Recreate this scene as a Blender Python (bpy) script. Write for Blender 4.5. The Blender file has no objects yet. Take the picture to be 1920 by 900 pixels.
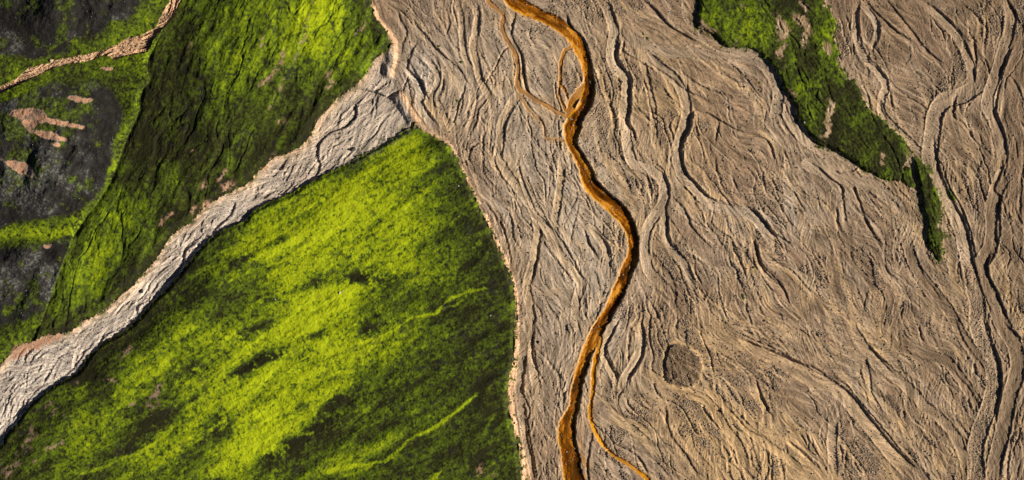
import bpy, bmesh, math, random
import numpy as np

scene = bpy.context.scene
C = scene.collection

# ------------------------------------------------------------------ camera, sky, sun, exposure
MPP = 0.125                      # metres of ground per photograph pixel (1920 px = 240 m)
CX, CY = 960.0, 450.0            # picture centre
cam_d = bpy.data.cameras.new('camera')
cam = bpy.data.objects.new('camera', cam_d); C.objects.link(cam)
cam.location = (0, 0, 700.0)
cam.rotation_euler = (0, 0, 0)
cam_d.sensor_width = 36.0
cam_d.lens = 36.0 * 700.0 / 240.0
cam_d.clip_start = 1.0
cam_d.clip_end = 12000.0
scene.camera = cam

SUN_EL, SUN_AZ = 27.0, 97.0       # elevation; azimuth clockwise from north (picture top)
w = bpy.data.worlds.new('World'); scene.world = w; w.use_nodes = True
nt = w.node_tree; nt.nodes.clear()
bg = nt.nodes.new('ShaderNodeBackground'); wo = nt.nodes.new('ShaderNodeOutputWorld')
sky = nt.nodes.new('ShaderNodeTexSky'); sky.sky_type = 'NISHITA'; sky.sun_disc = False
sky.sun_elevation = math.radians(SUN_EL); sky.sun_rotation = math.radians(SUN_AZ)
nt.links.new(sky.outputs[0], bg.inputs[0]); bg.inputs[1].default_value = 0.05
sky.air_density = 0.3; sky.dust_density = 0.0; sky.ozone_density = 1.0
nt.links.new(bg.outputs[0], wo.inputs[0])
sun_d = bpy.data.lights.new('sun', 'SUN'); sun_d.energy = 5.0; sun_d.angle = math.radians(0.5)
sun_d.color = (1.0, 0.925, 0.80)
sun = bpy.data.objects.new('sun', sun_d); C.objects.link(sun)
_e, _a = math.radians(SUN_EL), math.radians(SUN_AZ)
_dir = (math.sin(_a)*math.cos(_e), math.cos(_a)*math.cos(_e), math.sin(_e))   # towards the sun
from mathutils import Vector
sun.rotation_euler = Vector(_dir).to_track_quat('Z', 'Y').to_euler()
sun.location = (200, 0, 300)
vs = scene.view_settings
vs.view_transform = 'Standard'; vs.look = 'None'; vs.gamma = 1.0; vs.use_curve_mapping = False
vs.exposure = 0.68

# ------------------------------------------------------------------ grid of the terrain (units: photograph pixels on the ground)
S = 1.22
X0, X1, Y0, Y1 = -70.0, 1990.0, -48.0, 948.0
NX, NY = int((X1-X0)/S)+1, int((Y1-Y0)/S)+1
gx = (X0 + np.arange(NX)*S).astype(np.float32); gy = (Y0 + np.arange(NY)*S).astype(np.float32)
GX, GY = np.meshgrid(gx, gy)
rng = np.random.default_rng(7)
F = np.float32

def sstep(a, b, x):
    t = np.clip((x-a)/(b-a), 0, 1); return t*t*(3-2*t)

_tab = np.random.default_rng(3).random((257, 257)).astype(F)
_tab[256] = _tab[0]; _tab[:, 256] = _tab[:, 0]
def vnoise(x, y, sc, seed=0):
    """smooth value noise, 0..1"""
    u = x/sc + seed*17.31 + 1000; v = y/sc + seed*9.77 + 1000
    iu = np.floor(u).astype(np.int32); iv = np.floor(v).astype(np.int32)
    fu = (u-iu).astype(F); fv = (v-iv).astype(F)
    fu = fu*fu*(3-2*fu); fv = fv*fv*(3-2*fv)
    a = iu & 255; b = iv & 255
    t = _tab
    return (t[b, a]*(1-fu)+t[b, a+1]*fu)*(1-fv) + (t[b+1, a]*(1-fu)+t[b+1, a+1]*fu)*fv

def fbm(x, y, sc, octv=4, seed=0, gain=0.5):
    s = 0; a = 1; tot = 0
    for k in range(octv):
        c, d = math.cos(0.7*k), math.sin(0.7*k)
        s = s + a*vnoise(x*c-y*d, x*d+y*c, sc/(2**k), seed+k*3.1); tot += a; a *= gain
    return s/tot

def blur(A, r):
    """two box blurs of radius r cells"""
    r = int(r)
    for _ in range(2):
        for ax in (0, 1):
            P = np.pad(A, [(r+1, r) if i == ax else (0, 0) for i in (0, 1)], mode='edge')
            cs = np.cumsum(P, axis=ax, dtype=np.float64)
            n = A.shape[ax]
            hi = np.take(cs, np.arange(2*r+1, 2*r+1+n), axis=ax); lo = np.take(cs, np.arange(0, n), axis=ax)
            A = ((hi-lo)/(2*r+1)).astype(F)
    return A

def Z(ox, oy, k, s):
    """points read in an enlargement: offset, factor, 'x,y x,y ...'"""
    return [(ox+float(p.split(',')[0])/k, oy+float(p.split(',')[1])/k) for p in s.split()]

def smooth_line(pts, step=3.0, closed=False):
    p = np.array(pts, float)
    q = np.vstack([p[-1], p, p[0], p[1]]) if closed else np.vstack([2*p[0]-p[1], p, 2*p[-1]-p[-2]])
    out = []
    for i in range(1, len(q)-2):
        n = max(1, int(np.hypot(*(q[i+1]-q[i]))/step))
        t = np.linspace(0, 1, n, endpoint=False)[:, None]
        a, b, c, d = q[i-1], q[i], q[i+1], q[i+2]
        out.append(0.5*((2*b)+(c-a)*t+(2*a-5*b+4*c-d)*t**2+(3*b-a-3*c+d)*t**3))
    if not closed: out.append(q[-2][None])
    return np.vstack(out)

# domain warp: every traced edge gets a natural ragged outline
WX = (4.0*(fbm(GX, GY, 22, 3, 5)-.5) + 3.2*(vnoise(GX, GY, 4.2, 8)-.5)).astype(F)
WY = (4.0*(fbm(GX, GY, 22, 3, 6)-.5) + 3.2*(vnoise(GX, GY, 4.2, 9)-.5)).astype(F)
XW, YW = GX+WX, GY+WY

def win(x0, x1, y0, y1):
    a = max(0, int((x0-X0)/S)); b = min(NX, int((x1-X0)/S)+2)
    c = max(0, int((y0-Y0)/S)); d = min(NY, int((y1-Y0)/S)+2)
    return (slice(c, d), slice(a, b)) if (b > a and d > c) else None

def inside(pts, smooth=True, warp=1.0):
    """bool mask of a polygon, ragged by the warp"""
    p = smooth_line(pts, 6, True) if smooth else np.array(pts, float)
    M = np.zeros((NY, NX), bool)
    W_ = win(p[:, 0].min()-8, p[:, 0].max()+8, p[:, 1].min()-8, p[:, 1].max()+8)
    if W_ is None: return M
    x = GX[W_]+warp*WX[W_]; y = GY[W_]+warp*WY[W_]; m = np.zeros(x.shape, bool)
    n = len(p)
    for i in range(n):
        xa, ya = p[i]; xb, yb = p[(i+1) % n]
        if ya == yb: continue
        lo, hi = min(ya, yb), max(ya, yb)
        r0 = max(0, int((lo-8-gy[W_[0]][0])/S)-1); r1 = min(x.shape[0], int((hi+8-gy[W_[0]][0])/S)+2)
        if r1 <= r0: continue
        yy = y[r0:r1]; xx = x[r0:r1]
        m[r0:r1] ^= ((ya > yy) != (yb > yy)) & (xx < (xb-xa)*(yy-ya)/(yb-ya)+xa)
    M[W_] = m
    return M

def near(p, R, warp=0.0):
    """window, signed distance to the polyline (positive on its west/south side when it runs down the picture), length parameter, total length"""
    W_ = win(p[:, 0].min()-R-2, p[:, 0].max()+R+2, p[:, 1].min()-R-2, p[:, 1].max()+R+2)
    if W_ is None: return None
    x = GX[W_]; y = GY[W_]
    if warp: x = x+warp*WX[W_]; y = y+warp*WY[W_]
    oy, ox = W_[0].start, W_[1].start
    D = np.full(x.shape, 1e9, F); SD = np.full(x.shape, 1e6, F); T = np.zeros(x.shape, F)
    L = np.concatenate([[0], np.cumsum(np.hypot(*(p[1:]-p[:-1]).T))])
    pad = R+2+3*warp
    for i in range(len(p)-1):
        xa, ya = p[i]; xb, yb = p[i+1]
        a = max(0, int((min(xa, xb)-pad-X0)/S)-ox); b = min(x.shape[1], int((max(xa, xb)+pad-X0)/S)+2-ox)
        c = max(0, int((min(ya, yb)-pad-Y0)/S)-oy); d = min(x.shape[0], int((max(ya, yb)+pad-Y0)/S)+2-oy)
        if b <= a or d <= c: continue
        dx, dy = xb-xa, yb-ya; l2 = dx*dx+dy*dy+1e-9
        xx = x[c:d, a:b]-xa; yy = y[c:d, a:b]-ya
        t = np.clip((xx*dx+yy*dy)/l2, 0, 1)
        ex = xx-t*dx; ey = yy-t*dy
        dd = ex*ex+ey*ey
        m = dd < D[c:d, a:b]
        l = math.sqrt(l2)
        side = np.where(xx*(-dy)+yy*dx >= 0, 1.0, -1.0)
        Dv = D[c:d, a:b]; Dv[m] = dd[m]
        sv = SD[c:d, a:b]; sv[m] = (np.sqrt(dd)*side)[m]
        tv = T[c:d, a:b]; tv[m] = (L[i]+t*l)[m]
    return W_, SD, T, L[-1]

def coarse_dist(pts, k=8):
    """unsigned distance to a polyline over the whole grid, computed coarsely"""
    p = smooth_line(pts, 6)
    cx = np.arange(X0, X1+k*2, k); cy = np.arange(Y0, Y1+k*2, k)
    A, B = np.meshgrid(cx, cy)
    D = np.full(A.shape, 1e9)
    for q in p: D = np.minimum(D, (A-q[0])**2+(B-q[1])**2)
    return bilin(np.sqrt(D).astype(F), k)

def bilin(A, k):
    u = (gx-X0)/k; v = (gy-Y0)/k
    iu = np.minimum(u.astype(int), A.shape[1]-2); iv = np.minimum(v.astype(int), A.shape[0]-2)
    fu = (u-iu)[None, :].astype(F); fv = (v-iv)[:, None].astype(F)
    a = A[iv][:, iu]; b = A[iv][:, iu+1]; c = A[iv+1][:, iu]; d = A[iv+1][:, iu+1]
    return ((a*(1-fu)+b*fu)*(1-fv)+(c*(1-fu)+d*fu)*fv).astype(F)

def blob(cx, cy, rx, ry, rot=0):
    c, s = math.cos(math.radians(rot)), math.sin(math.radians(rot))
    x = GX-cx; y = GY-cy
    return np.exp(-(((x*c+y*s)/rx)**2+((-x*s+y*c)/ry)**2)).astype(F)

# ------------------------------------------------------------------ outlines read off the photograph
hill_edge_valley = [(-90, 905), (-40, 868), (0, 837), (10, 817), (33, 790), (57, 757), (100, 723), (147, 697), (163, 673), (187, 647), (233, 620), (260, 597), (283, 570), (320, 533), (350, 497), (378, 462), (407, 437), (420, 430), (457, 417), (470, 400), (503, 380), (547, 363), (575, 345), (610, 327), (645, 310), (680, 290), (725, 265), (760, 245), (780, 235)]
hill_edge_plain = [(780, 235), (795, 245), (825, 262), (843, 274), (858, 300), (873, 332), (886, 362), (900, 390), (920, 433), (937, 470), (953, 507), (963, 533), (967, 567), (966, 600), (965, 640), (964, 673), (956, 700), (953, 717), (952, 745), (954, 767), (960, 793), (967, 817), (973, 840), (976, 870), (978, 900), (982, 960)]
strip_edge = [(775, 225), (782, 226), (800, 238), (827, 256), (846, 269), (862, 298), (877, 331), (891, 360), (905, 388), (926, 433), (943, 469), (958, 506), (967, 532), (972, 567), (973.5, 600), (974, 640), (972, 677), (966, 712), (964, 745), (966, 773), (973, 813), (982, 840), (989, 868), (995, 893), (1002, 960)]
side_edge_valley = [(-90, 742), (-40, 712), (0, 687), (33, 650), (80, 632), (127, 622), (167, 597), (200, 580), (233, 550), (267, 517), (293, 487), (320, 443), (360, 417), (383, 390), (407, 373), (433, 360), (463, 345), (487, 320), (513, 297), (545, 287), (577, 263), (597, 225), (632, 186), (668, 160), (680, 145), (700, 115), (735, 82)]
side_edge_plain = [(735, 82), (726, 58), (708, 37), (697, 13), (695, -70)]
gully = [(345, -70), (330, 0), (312, 45), (292, 85), (279, 110), (277, 132), (283, 150), (268, 168), (261, 190), (263, 205), (255, 225), (238, 262), (225, 300), (205, 345), (180, 385), (160, 410), (140, 440)]
tan_upper = Z(0, 0, 2, "650,-60 640,0 610,50 590,100 530,135 490,140 440,170 370,195 310,210 240,220 170,240 110,255 60,300 0,330 -90,375")
tan_lower = Z(0, 0, 2, "-90,410 0,355 60,325 130,290 200,255 260,238 330,230 400,205 430,225 500,205 555,195 580,150 610,110 640,75 685,0 700,-60")
island_outline = [(1322, -60), (1316, 0), (1312, 28), (1309, 46), (1325, 58), (1345, 68), (1363, 88), (1390, 89), (1412, 91), (1427, 101), (1443, 116), (1457, 134), (1467, 153), (1477, 177), (1490, 197), (1497, 217), (1510, 243), (1533, 265), (1563, 281), (1600, 300), (1628, 322), (1653, 335), (1673, 336), (1688, 339), (1692, 320), (1695, 307), (1700, 297), (1697, 273), (1690, 257), (1667, 237), (1643, 213), (1623, 197), (1610, 160), (1601, 152), (1583, 143), (1570, 113), (1574, 97), (1563, 73), (1567, 43), (1557, 23), (1543, 0), (1535, -60)]
sliver_outline = [(1713, 293), (1722, 299), (1733, 307), (1742, 325), (1747, 340), (1755, 357), (1760, 370), (1763, 393), (1757, 417), (1762, 443), (1765, 463), (1764, 491), (1753, 480), (1741, 463), (1737, 447), (1738, 410), (1731, 393), (1727, 367), (1722, 337)]
tuft_outline = Z(1600, 300, 3, "290,38 318,36 330,90 352,158 322,152 285,128 272,110 278,80")
strip_outline = Z(1600, 300, 3, "530,160 562,190 578,238 553,215 540,190")
pebble_patch = Z(1200, 600, 3, "148,200 172,150 208,138 260,150 310,190 345,240 335,330 300,365 250,378 190,360 145,325")

hillA = [(-80, 205), (0, 193), (50, 173), (100, 160), (160, 155), (207, 163), (227, 187), (230, 217), (222, 260), (213, 300), (200, 333), (187, 367), (160, 390), (127, 407), (83, 412), (33, 421), (-80, 425)]
hillB = [(-80, -60), (285, -60), (270, 5), (258, 22), (233, 37), (187, 57), (160, 70), (133, 77), (127, 103), (73, 110), (33, 103), (-80, 95)]
hillC = [(-80, 470), (0, 467), (57, 458), (100, 450), (127, 437), (160, 448), (170, 477), (160, 503), (150, 530), (113, 563), (67, 597), (0, 612), (-80, 620)]

M_lower = inside(hill_edge_valley + hill_edge_plain[1:] + [(980, 1000), (-140, 1000)], smooth=False, warp=1.25)
M_strip = inside(strip_edge + [(980, 1000), (700, 1000), (700, 300)], smooth=False, warp=.7) & ~M_lower & (GX > 770) & (GY > 228)
M_side = inside(side_edge_valley + side_edge_plain + [(-140, -70)], smooth=False, warp=1.9)
M_tan = inside(tan_upper + tan_lower, smooth=False, warp=.8)
M_isl = inside(island_outline, warp=1.9)
M_sliver = inside(sliver_outline, warp=.8); M_tuft = inside(tuft_outline, warp=.8); M_stripl = inside(strip_outline, warp=.6)
M_side &= ~M_tan
M_strip &= ~((vnoise(GX, GY, 7, 301) > .85) & (vnoise(GX, GY, 40, 302) > .45))

# ------------------------------------------------------------------ traced channels
def A(s): return Z(680, 0, 3, s)
def B(s): return Z(980, 0, 3, s)
def Cc(s): return Z(1280, 0, 3, s)
def D(s): return Z(1600, 0, 3, s)
def E(s): return Z(840, 300, 3, s)
def Ff(s): return Z(1140, 300, 3, s)
def G(s): return Z(1400, 300, 3, s)
def H_(s): return Z(1600, 300, 3, s)
def I(s): return Z(940, 600, 3, s)
def J(s): return Z(1200, 600, 3, s)
def K(s): return Z(1400, 600, 3, s)
def L(s): return Z(1600, 600, 3, s)
def P(s): return Z(0, 0, 1, s)

# smooth dry beds: centre line, width px, depth m, tone (sand, dark, grey), object flag
BEDS = [
 (A("720,470 690,540 640,610 620,690 560,790"), 11, .22, (0, .5, .1), 1),
 (A("930,480 870,540 820,620 785,700 775,800 760,900") + E("300,20 350,100 420,190 480,280 508,380 500,480 480,580 455,660 445,720 460,820 470,900") + I("150,0 160,100 170,200 190,330 210,450"), 13, .18, (.35, 0, .5), 1),
 (E("400,20 440,140 480,240 550,370 620,510 700,620 750,700 725,780 715,900") + I("425,0 470,90"), 13, .18, (.25, 0, .6), 1),
 (B("440,-30 480,60 500,120 515,190 500,280 515,370 560,410 590,450 580,540 570,640 580,740 600,860") + Ff("150,20 250,60 310,120 320,190 290,280 235,360 205,450 212,540 230,620 300,700"), 15, .22, (.1, .1, .5), 1),
 (B("560,150 620,220 720,270 830,292 960,295") + Cc("120,305 240,300 340,310 440,350 510,430 540,530 530,620 510,710"), 17, .2, (.05, .25, .3), 1),
 (B("640,270 690,310 760,365 850,440 905,530 925,620 905,720 880,800 880,890") + Ff("390,0 420,80 480,150 540,215 620,265 700,285 790,300 850,350 900,420 960,480"), 15, .25, (.05, .2, .45), 1),
 (Cc("560,560 600,640 660,740 740,810 850,870 950,930") + G("350,20 440,60 520,110 600,120 720,140 790,200 850,260 890,360"), 19, .2, (.1, .05, .3), 1),
 (D("20,-30 15,60 18,200 55,310 140,400 185,480 160,560 170,650 270,750 370,850 420,930"), 11, .25, (.15, .1, .3), 1),
 (D("30,0 80,60 130,130 133,200 95,280"), 9, .22, (0, 0, .9), 1),
 (D("740,440 680,500 600,545 520,560 465,640 450,740 435,890") + H_("470,60 500,160 545,240 590,330 625,430 650,560 680,720 700,800") + L("700,20 730,120 775,230 795,330 785,420 755,520 715,620 690,720 690,830 700,950"), 24, .3, (.15, 0, .35), 1),
 (D("860,20 885,90 880,170 845,280 805,420 765,520 755,600 795,680 830,800 850,930"), 17, .25, (.1, .15, .2), 1),
 (H_("860,60 800,200 790,300 790,400 770,500 735,560 720,600 745,700 780,760 800,820") + L("860,60 900,120 925,220 915,330 880,430 855,560 830,680 800,800 780,950"), 22, .28, (.0, .9, 0), 1),
 (H_("290,420 320,520 360,620 440,720 520,820 580,920") + L("600,60 660,150 720,240 755,330"), 15, .2, (0, .8, 0), 1),
 (D("400,20 470,80 540,150 600,230 640,320 665,400 655,460 600,520"), 13, .25, (.1, .1, .3), 1),
 (J("500,95 620,150 760,210 900,290 1000,350") + K("520,390 600,480 680,570 770,680 860,790 960,880"), 24, .28, (.3, .1, .15), 1),
 (K("560,-10 620,90 680,170 760,250 860,340 950,420") + L("400,480 500,560 570,650 620,760 640,860"), 15, .2, (.25, .1, .2), 1),
 (J("-20,255 60,310 180,370 300,420 400,480 450,560 500,640 560,720 600,850"), 15, .2, (.35, .1, .3), 1),
 (J("345,350 420,425 510,510 600,600 680,670 760,730 860,800 960,880"), 12, .16, (1, 0, 0), 1),
 (J("250,600 275,660 300,740 380,830 430,900"), 11, .15, (1, 0, 0), 0),
 (J("770,640 840,690 900,750"), 12, .14, (1, 0, 0), 0),
 (J("600,350 640,400 690,480 740,560"), 10, .16, (.6, 0, .1), 0),
 (K("500,520 490,600 480,700 490,800 480,900"), 14, .18, (.1, .3, .3), 1),
 (L("330,130 420,190 520,230 580,290 640,380 700,470"), 15, .18, (.0, .7, .1), 1),
 (Ff("340,240 320,330 320,420 370,510 430,590 470,680 520,770"), 13, .2, (.1, .1, .4), 1),
 (E("630,-20 640,60 625,180 610,300 600,380"), 11, .15, (.5, 0, .5), 1),
 (E("700,350 780,370 850,430 890,500 900,560 880,640"), 12, .16, (.3, .1, .5), 1),
 (E("500,715 550,745 640,740 690,760"), 12, .14, (.2, .3, .2), 0),
 (I("640,-20 610,60 570,140 580,200 620,280 650,350 670,450"), 13, .2, (.3, .1, .5), 1),
 (I("760,0 780,90 770,190 730,270 690,340 680,440"), 13, .2, (.1, .1, .6), 1),
 (I("120,-20 125,120 115,260 100,360 110,480 130,600 150,720 170,830 180,930"), 13, .2, (.1, .3, .3), 1),
 (I("560,580 620,560 700,590 780,650 850,720 900,800"), 12, .15, (.4, .0, .4), 0),
 (A("300,250 350,320 400,380 425,430 410,490 370,560"), 9, .18, (.4, 0, .6), 0),
 (A("215,300 260,390 300,450 330,520 320,590 380,680 440,760"), 13, .2, (0, 0, 1), 1),
 (A("590,-20 640,60 640,160 620,260 640,360 660,440 700,520 760,610"), 11, .2, (.3, .1, .3), 1),
 (A("520,-20 550,90 560,200 570,300 600,370 620,420"), 9, .2, (.2, .1, .3), 0),
 (B("390,330 430,400 455,490 485,570 512,660 518,760"), 7, .15, (.6, 0, .3), 0),
 (B("650,240 690,420 720,540 735,640 745,780 780,890"), 10, .14, (.3, 0, .3), 0),
 (H_("310,160 330,230 370,280 385,340"), 7, .14, (.5, 0, .1), 0),
 (H_("322,-20 340,70 362,140 378,175"), 12, .3, (.1, .7, 0), 1),
]
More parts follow.
